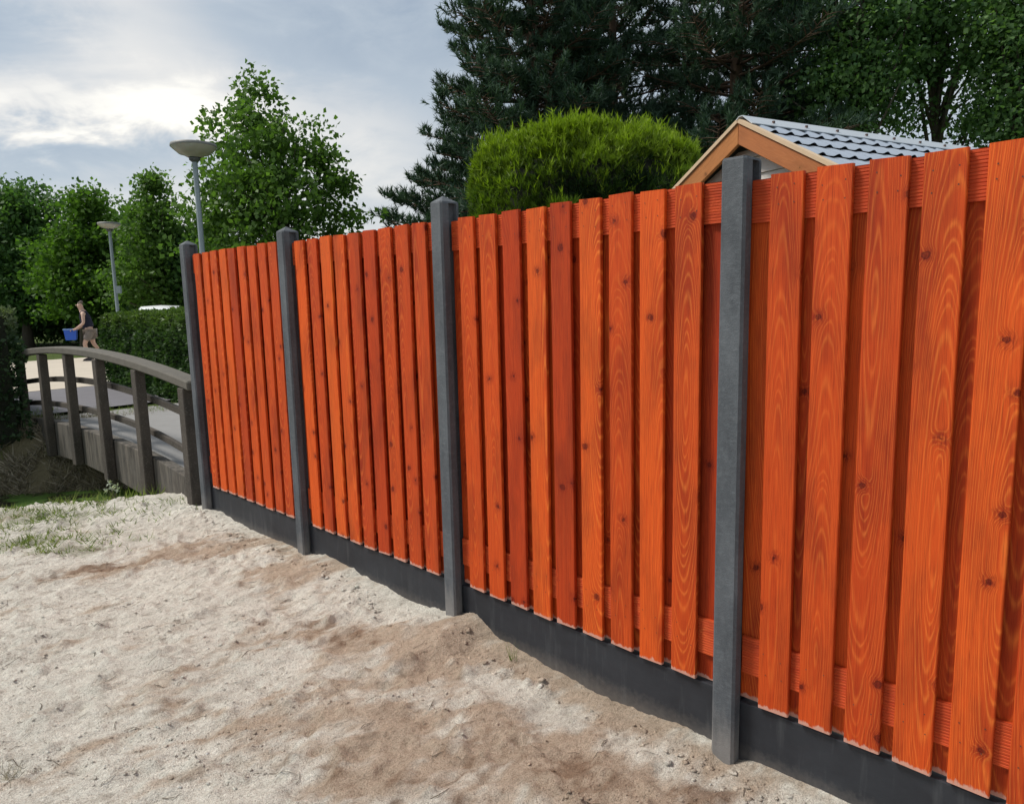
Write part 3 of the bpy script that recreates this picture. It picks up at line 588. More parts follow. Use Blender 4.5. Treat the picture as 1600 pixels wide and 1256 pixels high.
for i, (x, y, z, yw) in enumerate(PAN):
    yaw = math.radians(yw); d = Vector((math.cos(yaw), math.sin(yaw), 0)); o = bpy.data.objects.new('fence_post', pm_flat if i == 3 else pm); link(o, fence)
    o.location = Vector((x, y, z - .20)) - d * [.0455, .0455, .0455, .0385][i] + Vector((0, 0, [.012, .0, .02, .0][i])); o.rotation_euler = (0, random.uniform(-.003, .003), yaw)

# ------------------------------------------------------------------ shed
RD = Vector((.87948, .47594, 0)); GD = Vector((-RD.y, RD.x, 0)); AP = Vector((1.72, 5.5, 2.895))
shed = empty('garden_shed', (AP.x, AP.y, .16), math.atan2(RD.y, RD.x)); tag(shed, 'garden shed with honey wood gable boards and pale tiled roof behind the fence', 'shed')
AZ = AP.z - .16; HW, SL, LEN = 1.36, .56, 3.3      # local: x along the ridge, y across (+ = left/away), z up
ca_, sa_ = 1 / math.hypot(1, SL), SL / math.hypot(1, SL)
wall = empty('wall'); wall.parent = shed
def clad(x, face):
    z = .0; hgt = .125; i = 0
    while z < AZ - .16:
        z1 = min(z + hgt, AZ - .17); half = min(HW - .14, (AZ - .10 - z1) / SL); half0 = min(HW - .14, (AZ - .10 - z) / SL)
        if half < .03: break
        s = 1 if face > 0 else -1; o_ = .020
        v = [(x - o_, -half0, z), (x - o_, half0, z), (x - .004, half, z1 - .003), (x - .004, -half, z1 - .003), (x + .01, -half0, z), (x + .01, half0, z), (x + .01, half, z1 - .003), (x + .01, -half, z1 - .003)]
        mesh_obj('cladding_board', v, [(0, 3, 2, 1), (4, 5, 6, 7), (0, 1, 5, 4), (1, 2, 6, 5), (2, 3, 7, 6), (3, 0, 4, 7)], MT['cladding'], wall); z += hgt
clad(.14, 1)
mb = MB(); mb.box(.152, LEN - .1, -HW + .16, -HW + .20, 0, AZ - (HW - .16) * SL - .08); mb.box(.152, LEN - .1, HW - .20, HW - .16, 0, AZ - (HW - .16) * SL - .08); mb.build('side_wall', MT['cladding'], wall)
def barge(sgn):
    # board on the gable front, following the roof pitch; local x runs down the slope
    L = HW / ca_; wd = .130; v = []
    for y in (0, .032):
        v += [(0, y, -.0), (L, y, 0), (L, y, -wd), (wd * SL, y, -wd)]
    # mitre at the apex: vertical joint
    o = mesh_obj('barge_board', v, [(0, 3, 2, 1), (4, 5, 6, 7), (0, 1, 5, 4), (1, 2, 6, 5), (2, 3, 7, 6), (3, 0, 4, 7)], MT['barge'], shed)
    bm = bmesh.new(); bm.from_mesh(o.data); bmesh.ops.recalc_face_normals(bm, faces=bm.faces); bm.to_mesh(o.data); bm.free(); bevel(o, .003, 1)
    o.rotation_mode = 'XYZ'
    xa = Vector((0, sgn * ca_, -sa_)); za = Vector((0, sgn * sa_, ca_)); ya = za.cross(xa)
    if ya.x < 0: pass
    R_ = Matrix((xa, ya, za)).transposed(); o.matrix_local = Matrix.Translation(Vector((.0 if ya.x > 0 else .032, sgn * .001, AZ))) @ R_.to_4x4()
    return o
barge(-1); barge(1)
def slab(name, sgn, x0, x1, s0, s1, h0, h1, mat, parent):
    L = 1.; v = []
    for s_ in (s0, s1):
        for h_ in (h0, h1):
            for x_ in (x0, x1): v.append((x_, sgn * (s_ * ca_ + h_ * sa_), AZ - s_ * sa_ + h_ * ca_))
    o = mesh_obj(name, v, [(0, 1, 3, 2), (4, 6, 7, 5), (0, 4, 5, 1), (2, 3, 7, 6), (0, 2, 6, 4), (1, 5, 7, 3)], mat, parent)
    bm = bmesh.new(); bm.from_mesh(o.data); bmesh.ops.recalc_face_normals(bm, faces=bm.faces); bm.to_mesh(o.data); bm.free(); return o
MT['trim'] = simple('pale_timber_trim', (.58, .43, .28), .6, .15, 6, .2)
for sg in (-1, 1): slab('verge_trim', sg, -.012, .050, .0, HW / ca_ + .01, .004, .030, MT['trim'], shed)
roof = empty('roof'); roof.parent = shed
for sg in (-1, 1): slab('underlay', sg, .06, LEN, .03, HW / ca_, -.03, .002, MT['felt'], roof)
TWd, TL = .165, .235
def tile_mesh():
    n = 10; v = []; rows = [(0, 0.0, .35), (TL * .3, .004, .8), (TL * .7, .010, 1.), (TL, .011, 1.)]
    for s_, dz, kh in rows:
        for i in range(n + 1):
            u_ = i / n; hh = .019 * kh * (0.5 - .5 * math.cos(2 * math.pi * min(1, u_ * 1.55))) if u_ < .645 else .0
            hh += .0; v.append((u_ * TWd, -s_, .010 + hh + dz))
    f_ = [(r * (n + 1) + i, (r + 1) * (n + 1) + i, (r + 1) * (n + 1) + i + 1, r * (n + 1) + i + 1) for r in range(3) for i in range(n)]
    o = mesh_obj('roof_tile', v, f_, MT['tile'], smooth=True); me = o.data; bpy.data.objects.remove(o); return me
tm = tile_mesh()
Rm = Matrix.Rotation(math.atan(SL), 4, 'X')
ncol = int((LEN - .06) / TWd); nrow = int(HW / ca_ / TL) + 1
for r_ in range(nrow):
    for c_ in range(ncol):
        o = bpy.data.objects.new('roof_tile', tm); link(o, roof)
        s_ = .02 + r_ * TL; o.matrix_local = Matrix.Translation(Vector((.065 + c_ * TWd, -s_ * ca_, AZ - s_ * sa_ + .004))) @ Rm
mb = MB()                                                    # far slope is never seen closely: one plain sheet with the same waves
for c_ in range(ncol):
    x0 = .065 + c_ * TWd
    for r_ in range(nrow):
        s0, s1 = .02 + r_ * TL, .02 + (r_ + 1) * TL; P_ = []
        for s_, dz in ((s0, 0), (s1, .010)):
            for u_, hh in ((0, 0), (.32, .021), (.65, 0), (1, 0)): P_.append((x0 + u_ * TWd, s_ * ca_, AZ - s_ * sa_ + .014 + hh + dz))
        mb.add(P_, [(0, 1, 5, 4), (1, 2, 6, 5), (2, 3, 7, 6)])
tag(mb.build('far_slope_tiles', MT['tile'], roof, True), kind='stuff')
v = []; f_ = []; pr = [(-.115, -.052), (-.06, -.010), (-.018, .022), (.018, .022), (.06, -.010), (.115, -.052)]
for x_ in (.02, LEN + .01):
    for y_, z_ in pr: v.append((x_, y_, AZ + z_ + .034))
    for y_, z_ in pr: v.append((x_, y_ * .96, AZ + z_ + .028))
n = len(pr)
for i in range(n - 1): f_ += [(i, i + 1, 2 * n + i + 1, 2 * n + i), (n + i, 3 * n + i, 3 * n + i + 1, n + i + 1), (i, n + i, n + i + 1, i + 1), (2 * n + i, 2 * n + i + 1, 3 * n + i + 1, 3 * n + i)]
f_ += [(0, 2 * n, 3 * n, n), (n - 1, 2 * n - 1, 4 * n - 1, 3 * n - 1)]
mesh_obj('ridge_cap', v, f_, MT['ridge'], roof)
mb = MB(); mb.box(-.008, .008, -.008, .008, -.006, .010); sm_ = mb.build('screw', MT['screw'], roof); sm_.location = (.28, -.078, AZ + .016)
for k in range(1, 9):
    o = sm_.copy(); link(o, roof); o.location = (.28 + k * .36, -.078, AZ + .016)

# ------------------------------------------------------------------ street lamps
def lamp(px_top, y, ground_z, label, w_px, top_py, clamp=False):
    top = at(px_top, top_py, y); R = w_px / 2 / F_PX * y; root = empty('street_lamp', (top.x, top.y, ground_z)); tag(root, label, 'street lamp', 'round-headed lamps along the path')
    H = top.z - ground_z
    mb = MB(); mb.lathe([(.062, 0), (.060, .9), (.045, .95), (.040, H - R * .78)], 16); mb.build('pole', MT['lamp_metal'], root, True)
    z0 = H - R * .80
    mb = MB(); mb.lathe([(.0, z0 - .01), (.05, z0 - .01), (.085, z0 + .02), (.085, z0 + .075), (.05, z0 + .085)], 16); mb.build('collar', MT['lamp_dark'], root, True)
    mb = MB(); mb.lathe([(.10, z0 + .06), (R * .50, z0 + .10), (R * .66, z0 + R * .32), (R * .97, z0 + R * .60), (R * .985, z0 + R * .63)], 32); mb.build('shade', MT['lamp_shade'], root, True)
    zt_ = z0 + R * .62
    mb = MB(); mb.lathe([(R * .99, zt_), (R * 1.0, zt_ + .012), (R * .98, zt_ + .045), (R * .80, zt_ + R * .15), (R * .3, zt_ + R * .22), (0, zt_ + R * .23)], 32); mb.build('lid', MT['lamp_lid'], root, True)
    if clamp: mb = MB(); mb.box(.03, .15, -.04, .04, H * .50, H * .50 + .2); mb.build('bracket', MT['lamp_metal'], root)
    return root
lamp(302, 12.0, .2, 'tall street lamp with flat grey bowl head rising behind the far fence post', 66, 224)
lamp(170, 20.0, .2, 'smaller distant street lamp in front of the trees, behind the hedge', 32, 348, True)

# ------------------------------------------------------------------ hedges
def hedge(name, x0, x1, y0, y1, h, base, rz, n, mat, label, leaf=.045, top_bias=.25, bot=0.0):
    root = empty(name, base, rz); tag(root, label, 'hedge')
    lx, ly = x1 - x0, y1 - y0; A = np.array([lx * h, lx * h, ly * h, ly * h, lx * ly * 1.4]); ch = rng.choice(5, n, p=A / A.sum())
    u_, v_ = rng.random(n), rng.random(n); P = np.zeros((n, 3)); Nn = np.zeros((n, 3))
    for k in range(5):
        m_ = ch == k
        if k < 2: P[m_] = np.stack([x0 + u_[m_] * lx, np.full(m_.sum(), y0 if k == 0 else y1), v_[m_] * h], 1); Nn[m_] = (0, -1 if k == 0 else 1, 0)
        elif k < 4: P[m_] = np.stack([np.full(m_.sum(), x0 if k == 2 else x1), y0 + u_[m_] * ly, v_[m_] * h], 1); Nn[m_] = (-1 if k == 2 else 1, 0, 0)
        else: P[m_] = np.stack([x0 + u_[m_] * lx, y0 + v_[m_] * ly, np.full(m_.sum(), h)], 1); Nn[m_] = (0, 0, 1)
    bumpn = fbm(P[:, 0] + P[:, 1] * .7, P[:, 2] + P[:, 1] * .3, .35, 3, 200) - .5
    c0 = np.array([(x0 + x1) / 2, (y0 + y1) / 2, 0]); hh = np.clip(P[:, 2] / h, 0, 1)
    rnd_ = sstep(.86, 1.0, hh)[:, None] * .06 * (unit(P - c0) * np.array([1, 1, 0]))
    P = P + Nn * (bumpn[:, None] * .22 - rng.random((n, 1)) * .09) - rnd_
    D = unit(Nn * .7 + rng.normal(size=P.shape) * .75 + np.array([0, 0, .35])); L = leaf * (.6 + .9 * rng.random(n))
    T = np.clip(.45 + bumpn * 1.4 + (rng.random(n) - .5) * .8, 0, 1); G = np.clip(sstep(.74, 1.0, hh) * (.35 + rng.random(n) * .8) * top_bias * 3, 0, 1)  # lit hedge top painted into the leaf tint
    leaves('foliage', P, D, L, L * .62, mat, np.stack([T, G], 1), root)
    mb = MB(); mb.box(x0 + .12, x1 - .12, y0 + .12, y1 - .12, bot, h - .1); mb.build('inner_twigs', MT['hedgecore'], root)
    return root
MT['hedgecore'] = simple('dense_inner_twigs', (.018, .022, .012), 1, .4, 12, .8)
hb = BP0 + BT * 4.15 + BM * 1.98
hedge('clipped_hedge', 0, 4.3, -.95, 0, 1.37, (float(hb[0]), float(hb[1]), .20), math.radians(137), 44000, MT['hedge'], 'long clipped green hedge along the path behind the bridge railing', .052)
hb = BP0 + BT * 4.72 + BM * -.10
hedge('clipped_hedge', -.05, 5.5, 0, 3.4, 1.70, (float(hb[0]), float(hb[1]), .0), math.radians(137), 46000, MT['hedge_l'], 'dark leafy hedge at the left picture edge, by the far end of the bridge', .055, .3)

# ------------------------------------------------------------------ trees
Y = 17.
tree('maple_tree', (at(450, 400, Y).x, Y, .2), [bl(404, 140, 34, Y), bl(389, 185, 62, Y, 1, .7), bl(424, 225, 92, Y, 1, .55), bl(344, 215, 34, Y), bl(429, 275, 112, Y, 1, .55), bl(499, 250, 38, Y), bl(529, 290, 32, Y), bl(424, 330, 140, Y, 1, .45), bl(364, 300, 66, Y),
     bl(530, 345, 44, Y, 1.1, .6), bl(434, 400, 130, Y, 1, .5), bl(329, 360, 50, Y)], MT['maple'], 'tall young maple with loose leaf clumps standing against the pale sky', 1750, 13, .115, .11, .08, holes=.42, nlimb=46, shell=.6)
tree('broadleaf_tree', (at(40, 500, 30).x, 30, .2), [bl(40, 330, 55, 30, 1, .8), bl(20, 390, 85, 30), bl(75, 400, 60, 30), bl(50, 455, 85, 30, 1, .6)], MT['dkleaf'], 'dark green broad tree at the far left edge behind the hedge', 2000, 18, .17, .26, .2, holes=.9)
tree('broadleaf_tree', (at(-90, 500, 31).x, 31, .2), [bl(-80, 330, 75, 31, 1, .8), bl(-90, 400, 100, 31)], MT['dkleaf'], 'dark tree cut off by the left picture edge', 1400, 16, .19, .25, .2)
tree('broadleaf_tree', (at(130, 500, 27).x, 27, .2), [bl(140, 320, 28, 27, .9, 1.2), bl(130, 375, 50, 27), bl(115, 420, 58, 27), bl(150, 450, 70, 27, 1, .8)], MT['midleaf'], 'bright green bushy tree behind the distant lamp', 1600, 17, .16, .21, .16, holes=.8)
tree('broadleaf_tree', (at(250, 500, 24).x, 24, .2), [bl(238, 285, 20, 24, .9, 1.3), bl(235, 330, 44, 24, 1, .9), bl(240, 385, 55, 24), bl(235, 440, 62, 24, 1, .8)], MT['maple'], 'slender light green tree between the two lamps with thin top', 1150, 14, .13, .16, .12, holes=.55, nlimb=30, shell=.6)
tree('broadleaf_tree', (at(330, 500, 25).x, 25, .2), [bl(320, 400, 62, 25, 1, .7), bl(330, 440, 80, 25, 1, .7)], MT['dkleaf'], 'low dark tree filling in behind the far end of the fence', 1300, 16, .15, .2, .14)
tree('broadleaf_tree', (at(185, 500, 36).x, 36, .2), [bl(195, 390, 60, 36, 1.3, .9), bl(170, 450, 70, 36, 1.6, .8)], MT['dkleaf'], 'dark background tree between the bright tree and the slender one', 1300, 16, .21, .3, .18)
for i, (px, lb_) in enumerate([(20, 'dark low shrub under the far left tree'), (100, 'dark low shrub beyond the person, under the bright tree'), (200, 'dark low shrub behind the hedge, below the distant lamp'), (280, 'dark low shrub behind the car and the hedge')]):
    tree('shrub', (at(px, 500, 32).x, 32 + (i % 2), .2), [bl(px, 470, 60, 32, 1.1, .8), bl(px + 25, 490, 48, 32, 1.2, .8), bl(px - 30, 490, 45, 32, 1.2, .8)], MT['dkleaf'], lb_, 900, 16, .17, .25, .06, cat='shrub', group='shrubs under the far trees', nlimb=6)
# right-hand broadleaf trees
def rt(px, y, label, blobs, ncl, seed_h=.9, mat='rtree'):
    tree('broadleaf_tree', (at(px, 300, y).x, y, .1), [bl(*b_[:3], y, *b_[3:]) for b_ in blobs], MT[mat], label, ncl, 17, .115, .19, .17, holes=seed_h, nlimb=34, shell=.6, fork=.45)
rt(1335, 18, 'tall dark broadleaf tree right of the pines behind the shed roof', [(1330, 60, 75), (1300, 130, 60), (1370, 130, 75), (1330, 190, 70), (1400, 30, 70), (1330, -60, 90)], 1450, .42)
rt(1455, 19, 'airy broadleaf tree with a leaning bare limb above the roof ridge', [(1460, 40, 75), (1520, 195, 40), (1520, 110, 45), (1430, 110, 55), (1460, -60, 95), (1440, 185, 35)], 800, .42)
rt(1590, 17, 'broadleaf tree at the right picture edge behind the nearest panel', [(1570, 60, 70), (1600, 130, 75), (1560, 180, 50), (1590, -40, 90), (1650, 60, 90), (1600, 215, 60)], 1300, .42)

# pines
def pine(x, y, H, r_low, label, n_whorl, z_low, tz, seed, lean=0, rtop=.25, dens=1.0, expo=.62):
    root = empty('pine_tree', (x, y, .15)); tag(root, label, 'pine tree', 'dark pines behind the fence'); r_ = random.Random(seed)
    tp = [Vector((lean * k / 8, .1 * math.sin(k), H * k / 8)) for k in range(9)]
    mb = MB(); mb.tube(tp, [.24 * (1 - k / 9) + .02 for k in range(9)], 9); mb.build('trunk', MT['pinebark'], root, True)
    lb = MB(); TP = []; TD = []
    for wz in range(n_whorl):
        f0 = wz / (n_whorl - 1); z = z_low + (H - .3 - z_low) * f0
        R = r_low * ((1 - f0) ** expo * (1 - rtop) + rtop) * r_.uniform(.8, 1.12) if f0 < .97 else .4
        nb = r_.choice((5, 6, 7)); a0 = r_.uniform(0, 6.28)
        for bnum in range(nb):
            a = a0 + bnum * 6.283 / nb + r_.uniform(-.25, .25); Rb = R * r_.uniform(.72, 1.1); zz = z + r_.uniform(-.25, .25); k = min(7, int(zz / H * 8)); o_ = tp[k].lerp(tp[k + 1], zz / H * 8 - k)
            dirv = Vector((math.cos(a), math.sin(a), 0)); droop = -.10 * (1 - f0); up_ = .22 + .5 * f0; pts = []
            for j in range(7):
                u_ = j / 6; pts.append(o_ + dirv * Rb * u_ + Vector((0, 0, Rb * (droop * u_ + up_ * u_ ** 2.4 * .5))) + Vector((r_.uniform(-.06, .06), r_.uniform(-.06, .06), r_.uniform(-.05, .05))) * u_)
            lb.tube(pts, [.055 * (1 - j / 7.5) * (1.15 - f0 * .7) for j in range(7)], 4, cap=False)
            side = Vector((-dirv.y, dirv.x, 0))
            ntw = int(Rb * 8.5 * dens) + 4
            for j in range(ntw):
                u_ = .28 + .72 * (j + r_.random()) / ntw; kk = min(5, int(u_ * 6)); p0 = pts[kk].lerp(pts[kk + 1], u_ * 6 - kk)
                sg = 1 if j % 2 else -1; Lt = Rb * .34 * (1.15 - u_ * .75) * r_.uniform(.5, 1.15); td = (side * sg * r_.uniform(.6, 1) + dirv * r_.uniform(.3, .9) + Vector((0, 0, r_.uniform(-.1, .45)))).normalized()
                p1 = p0 + td * Lt
                if Lt > .3: lb.tube([p0, p0.lerp(p1, .5) + Vector((0, 0, .02)), p1], [.014, .010, .005], 3, cap=False)
                nt_ = max(2, int(Lt * 9.0))
                for q_ in range(nt_):
                    uu = .25 + .75 * (q_ + 1) / nt_; pp = p0.lerp(p1, uu) + Vector((r_.uniform(-.08, .08), r_.uniform(-.08, .08), r_.uniform(-.05, .08)))
                    TP.append(pp); TD.append((td * .5 + Vector((r_.uniform(-.45, .45), r_.uniform(-.45, .45), r_.uniform(.3, 1.0)))).normalized())
    lb.build('limbs', MT['pinebark'], root, True)
    TP = np.array([tuple(p) for p in TP]); TD = np.array([tuple(p) for p in TD]); n = len(TP); per = 20
    tv = rng.random(n); base = np.repeat(TP, per, 0); d0 = np.repeat(TD, per, 0); off = rng.random((n * per, 1)) * .20
    D = unit(d0 + rng.normal(size=d0.shape) * .52); L = .12 + .10 * rng.random(n * per)
    T = np.clip(np.repeat(tv, per) * .7 + rng.random(n * per) * .4 - .05, 0, 1)
    leaves('needles', base + d0 * off, D, L, np.full(n * per, .030), MT['needle'], np.stack([T, T * 0], 1), root, tri=True)
    return n * per
npn = 0
npn += pine(.75, 20, 14.5, 4.35, 'huge dark pine at the left of the group, its boughs reaching over the conifer', 31, 1.4, 0, 1, rtop=.13, expo=.92, dens=1.15)
npn += pine(5.9, 19.5, 14.5, 3.3, 'dark pine right of the group, trunk showing above the shed gable', 23, 2.0, 0, 2, .2, rtop=.6, dens=.9)
npn += pine(3.6, 25, 16, 3.9, 'dark pine standing farthest back, between the other two', 23, 1.5, 0, 3, rtop=.6, dens=.85)
npn += pine(8.6, 24.5, 13, 2.6, 'dark pine on the far right of the group, half hidden by leafy trees', 17, 1.5, 0, 8, rtop=.6, dens=.9)
print('needles', npn)

# clipped golden conifer
def thuja():
    y = 9.3; c0 = at(915, 262, y); root = empty('clipped_conifer', (c0.x, y, .15)); tag(root, 'rounded yellow green clipped conifer rising above the middle fence panel', 'conifer')
    n = 27000; zt_ = at(915, 214, y).z - .15; hw = 170 / F_PX * y
    d = unit(rng.normal(size=(n, 3))); d[:, 2] = np.abs(d[:, 2]) * 1.0
    e = np.array([hw, hw * .8, zt_ * .50]); p = 4.6
    s = (np.abs(d) ** p).sum(1) ** (-1 / p); P = d * s[:, None] * e; P[:, 2] += zt_ * .48
    low = rng.random(n) < .45; P[low, 2] *= rng.random(low.sum()) ** .7; 
    k = fbm(P[:, 0] * 1.0 + P[:, 1] * .6 + 9, P[:, 2] + P[:, 1], .32, 3, 300) - .5
    nrm = unit(P - np.array([0, 0, zt_ * .45])); P += nrm * (k[:, None] * .55 - rng.random((n, 1)) * .10)
    per = 8; Pb = np.repeat(P, per, 0); nb = np.repeat(nrm, per, 0)
    ax = unit(nrm * .55 + np.array([0, 0, .75]) + rng.normal(size=nrm.shape) * .28); D = unit(np.repeat(ax, per, 0) + rng.normal(size=Pb.shape) * .42)
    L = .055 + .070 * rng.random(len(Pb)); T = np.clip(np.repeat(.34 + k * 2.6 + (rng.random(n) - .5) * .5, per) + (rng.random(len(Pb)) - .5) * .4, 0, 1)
    topf = sstep(.76, 1.0, Pb[:, 2] / zt_); G = np.clip((.0 + 1.05 * topf) * (np.repeat(rng.random(n), per) * .9 + .3) + np.repeat(k, per) * .9, 0, 1)  # painted light: top tinted yellow as if lit, lower faces and hollows darker
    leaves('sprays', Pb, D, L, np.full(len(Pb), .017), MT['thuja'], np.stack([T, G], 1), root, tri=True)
    # longer leading shoots
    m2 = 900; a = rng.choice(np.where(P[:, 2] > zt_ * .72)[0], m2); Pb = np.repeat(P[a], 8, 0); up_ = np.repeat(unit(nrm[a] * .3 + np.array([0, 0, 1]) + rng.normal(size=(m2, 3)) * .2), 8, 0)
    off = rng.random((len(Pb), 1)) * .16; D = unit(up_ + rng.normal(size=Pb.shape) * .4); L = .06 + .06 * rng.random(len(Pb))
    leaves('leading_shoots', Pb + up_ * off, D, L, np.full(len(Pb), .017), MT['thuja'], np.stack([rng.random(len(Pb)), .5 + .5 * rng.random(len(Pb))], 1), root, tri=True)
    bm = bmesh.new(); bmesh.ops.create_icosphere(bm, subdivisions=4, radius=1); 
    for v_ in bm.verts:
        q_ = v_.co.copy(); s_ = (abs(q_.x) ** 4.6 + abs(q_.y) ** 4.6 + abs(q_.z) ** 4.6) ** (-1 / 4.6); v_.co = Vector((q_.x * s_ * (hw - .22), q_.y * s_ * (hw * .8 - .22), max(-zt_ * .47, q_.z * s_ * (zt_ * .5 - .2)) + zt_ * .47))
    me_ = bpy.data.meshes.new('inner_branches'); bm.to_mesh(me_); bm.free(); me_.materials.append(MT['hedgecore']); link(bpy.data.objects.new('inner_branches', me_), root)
    mb = MB(); mb.tube([(0, 0, 0), (0, 0, .6)], [.12, .1], 8); mb.build('trunk', MT['bark'], root, True)
thuja()

# ------------------------------------------------------------------ car
cpos = at(252, 490, 20.9); car = empty('parked_car', (cpos.x, 20.9, .205), math.radians(116)); car.scale = (.92, .80, 1.07); tag(car, 'white parked car whose roof just shows above the long hedge', 'car')
def loft(name, secs, mat, parent):
    k = len(secs[0]); v = [p for s in secs for p in s]; f_ = [(i * k + a, i * k + (a + 1) % k, (i + 1) * k + (a + 1) % k, (i + 1) * k + a) for i in range(len(secs) - 1) for a in range(k)] + [tuple(range(k))[::-1], tuple((len(secs) - 1) * k + a for a in range(k))]
    o = mesh_obj(name, v, f_, mat, parent, True); bm = bmesh.new(); bm.from_mesh(o.data); bmesh.ops.recalc_face_normals(bm, faces=bm.faces); bm.to_mesh(o.data); bm.free(); return o
def csec(x, w_, z0, z1): return [(x, -w_, z0 + .05), (x, -w_ * 1.02, (z0 + z1) / 2), (x, -w_ * .95, z1 - .04), (x, -w_ * .8, z1), (x, w_ * .8, z1), (x, w_ * .95, z1 - .04), (x, w_ * 1.02, (z0 + z1) / 2), (x, w_, z0 + .05), (x, w_ * .8, z0), (x, -w_ * .8, z0)]
loft('body', [csec(-2.1, .62, .35, .62), csec(-2.02, .78, .25, .78), csec(-1.6, .84, .2, .90), csec(-.9, .86, .2, .95), csec(0, .87, .2, .96), csec(1.2, .86, .2, .98), csec(1.9, .82, .22, .98), csec(2.1, .72, .3, .85)], MT['car'], car)
loft('windows', [csec(-.95, .74, .93, .955), csec(-.42, .70, .93, 1.34), csec(.3, .70, .93, 1.40), csec(1.15, .70, .93, 1.36), csec(1.85, .70, .93, .99)], MT['glass'], car)
def rsec(x, w_, z): return [(x, -w_, z - .05), (x, -w_ * .9, z), (x, 0, z + .025), (x, w_ * .9, z), (x, w_, z - .05), (x, 0, z - .03)]
loft('roof', [rsec(-.62, .66, 1.26), rsec(-.4, .70, 1.37), rsec(.3, .71, 1.43), rsec(1.0, .70, 1.40), rsec(1.35, .66, 1.28)], MT['car'], car)
for xx in (-.05, .55):
    for sg in (-1, 1): mb = MB(); mb.add([(xx - .04, sg * .735, .95), (xx + .06, sg * .735, .95), (xx + .05, sg * .712, 1.38), (xx - .03, sg * .712, 1.38), (xx - .04, sg * .70, .95), (xx + .06, sg * .70, .95), (xx + .05, sg * .68, 1.38), (xx - .03, sg * .68, 1.38)], [(0, 1, 2, 3), (4, 7, 6, 5), (0, 3, 7, 4), (1, 5, 6, 2)]); mb.build('door_pillar', MT['car'], car)
for xx in (-1.3, 1.3):
    for sg in (-1, 1):
        mb = MB(); mb.lathe([(.19, -.1), (.30, -.1), (.32, -.06), (.32, .06), (.30, .1), (.19, .1)], 20); wh = mb.build('wheel', MT['tyre'], car, True); wh.rotation_euler = (math.pi / 2, 0, 0); wh.location = (xx, sg * .78, .32)
        mb = MB(); mb.lathe([(0, -.085), (.19, -.085), (.19, .085), (0, .085)], 20); mb.build('rim', MT['silver'], wh)

# ------------------------------------------------------------------ person carrying a crate
def skin_obj(name, verts, edges, radii, mat, parent, sub=2):
    me = bpy.data.meshes.new(name); me.from_pydata(verts, edges, []); o = bpy.data.objects.new(name, me); link(o, parent)
    md = o.modifiers.new('skin', 'SKIN'); md.use_smooth_shade = True
    for i, r_ in enumerate(radii): me.skin_vertices[0].data[i].radius = (r_, r_) if not isinstance(r_, tuple) else r_; me.skin_vertices[0].data[i].use_root = (i == 0)
    s = o.modifiers.new('sub', 'SUBSURF'); s.levels = s.render_levels = sub
    bpy.context.view_layer.update(); dg = bpy.context.evaluated_depsgraph_get(); nm = bpy.data.meshes.new_from_object(o.evaluated_get(dg)); o.modifiers.clear(); o.data = nm; nm.materials.clear(); nm.materials.append(mat)
    nm.polygons.foreach_set('use_smooth', [True] * len(nm.polygons)); return o
pp = at(146, 569, 20.5); pz = float(hbase(pp.x, 20.5)[0]) + .045
person = empty('person', (pp.x, 20.5, pz), math.radians(205)); tag(person, 'person in dark sleeveless top and grey shorts walking left with a blue crate', 'person')
# local frame: +x is forward, +y is left; leaning forward, mid stride
V = [(0, 0, .86), (.04, 0, 1.00), (.08, 0, 1.18), (.11, 0, 1.34), (.15, 0, 1.44), (.18, 0, 1.53), (.19, 0, 1.63),                                      # pelvis..head
     (0, .10, .80), (.16, .10, .47), (.04, .10, .09), (.18, .10, .035),                                                                                  # left leg forward
     (0, -.10, .80), (-.05, -.10, .46), (-.30, -.10, .16), (-.19, -.10, .045),                                                                            # right leg back
     (.11, .19, 1.33), (.11, .26, 1.06), (.33, .21, .90), (.40, .20, .885), (.11, -.19, 1.33), (.10, -.26, 1.06), (.32, -.22, .90), (.39, -.21, .885)]
E_ = [(0, 1), (1, 2), (2, 3), (3, 4), (4, 5), (5, 6), (0, 7), (7, 8), (8, 9), (9, 10), (0, 11), (11, 12), (12, 13), (13, 14), (3, 15), (15, 16), (16, 17), (17, 18), (3, 19), (19, 20), (20, 21), (21, 22)]
Rr = [.135, .12, .135, .12, .055, .085, .078, .09, .06, .04, .035, .09, .06, .04, .035, .055, .042, .030, .032, .055, .042, .030, .032]
skin_obj('body', V, E_, Rr, MT['skin'], person)
skin_obj('sleeveless_top', [(.0, 0, .90), (.04, 0, 1.00), (.08, 0, 1.18), (.11, 0, 1.32), (.115, .13, 1.33), (.115, -.13, 1.33), (.135, 0, 1.39)], [(0, 1), (1, 2), (2, 3), (3, 4), (3, 5), (3, 6)], [.165, .158, .165, .148, .088, .088, .07], MT['navy'], person)
skin_obj('shorts', [(0, 0, .88), (0, .10, .79), (.115, .105, .56), (0, -.10, .79), (-.035, -.105, .56)], [(0, 1), (1, 2), (0, 3), (3, 4)], [.168, .122, .102, .122, .102], MT['shorts'], person)
skin_obj('hair', [(.155, 0, 1.60), (.17, 0, 1.655), (.185, 0, 1.675)], [(0, 1), (1, 2)], [.086, .080, .070], MT['hair'], person)
mb = MB(); mb.tube([(.255, 0, 1.58), (.282, 0, 1.565), (.265, 0, 1.555)], [.008, .014, .009], 6); mb.build('nose', MT['skin'], person, True)
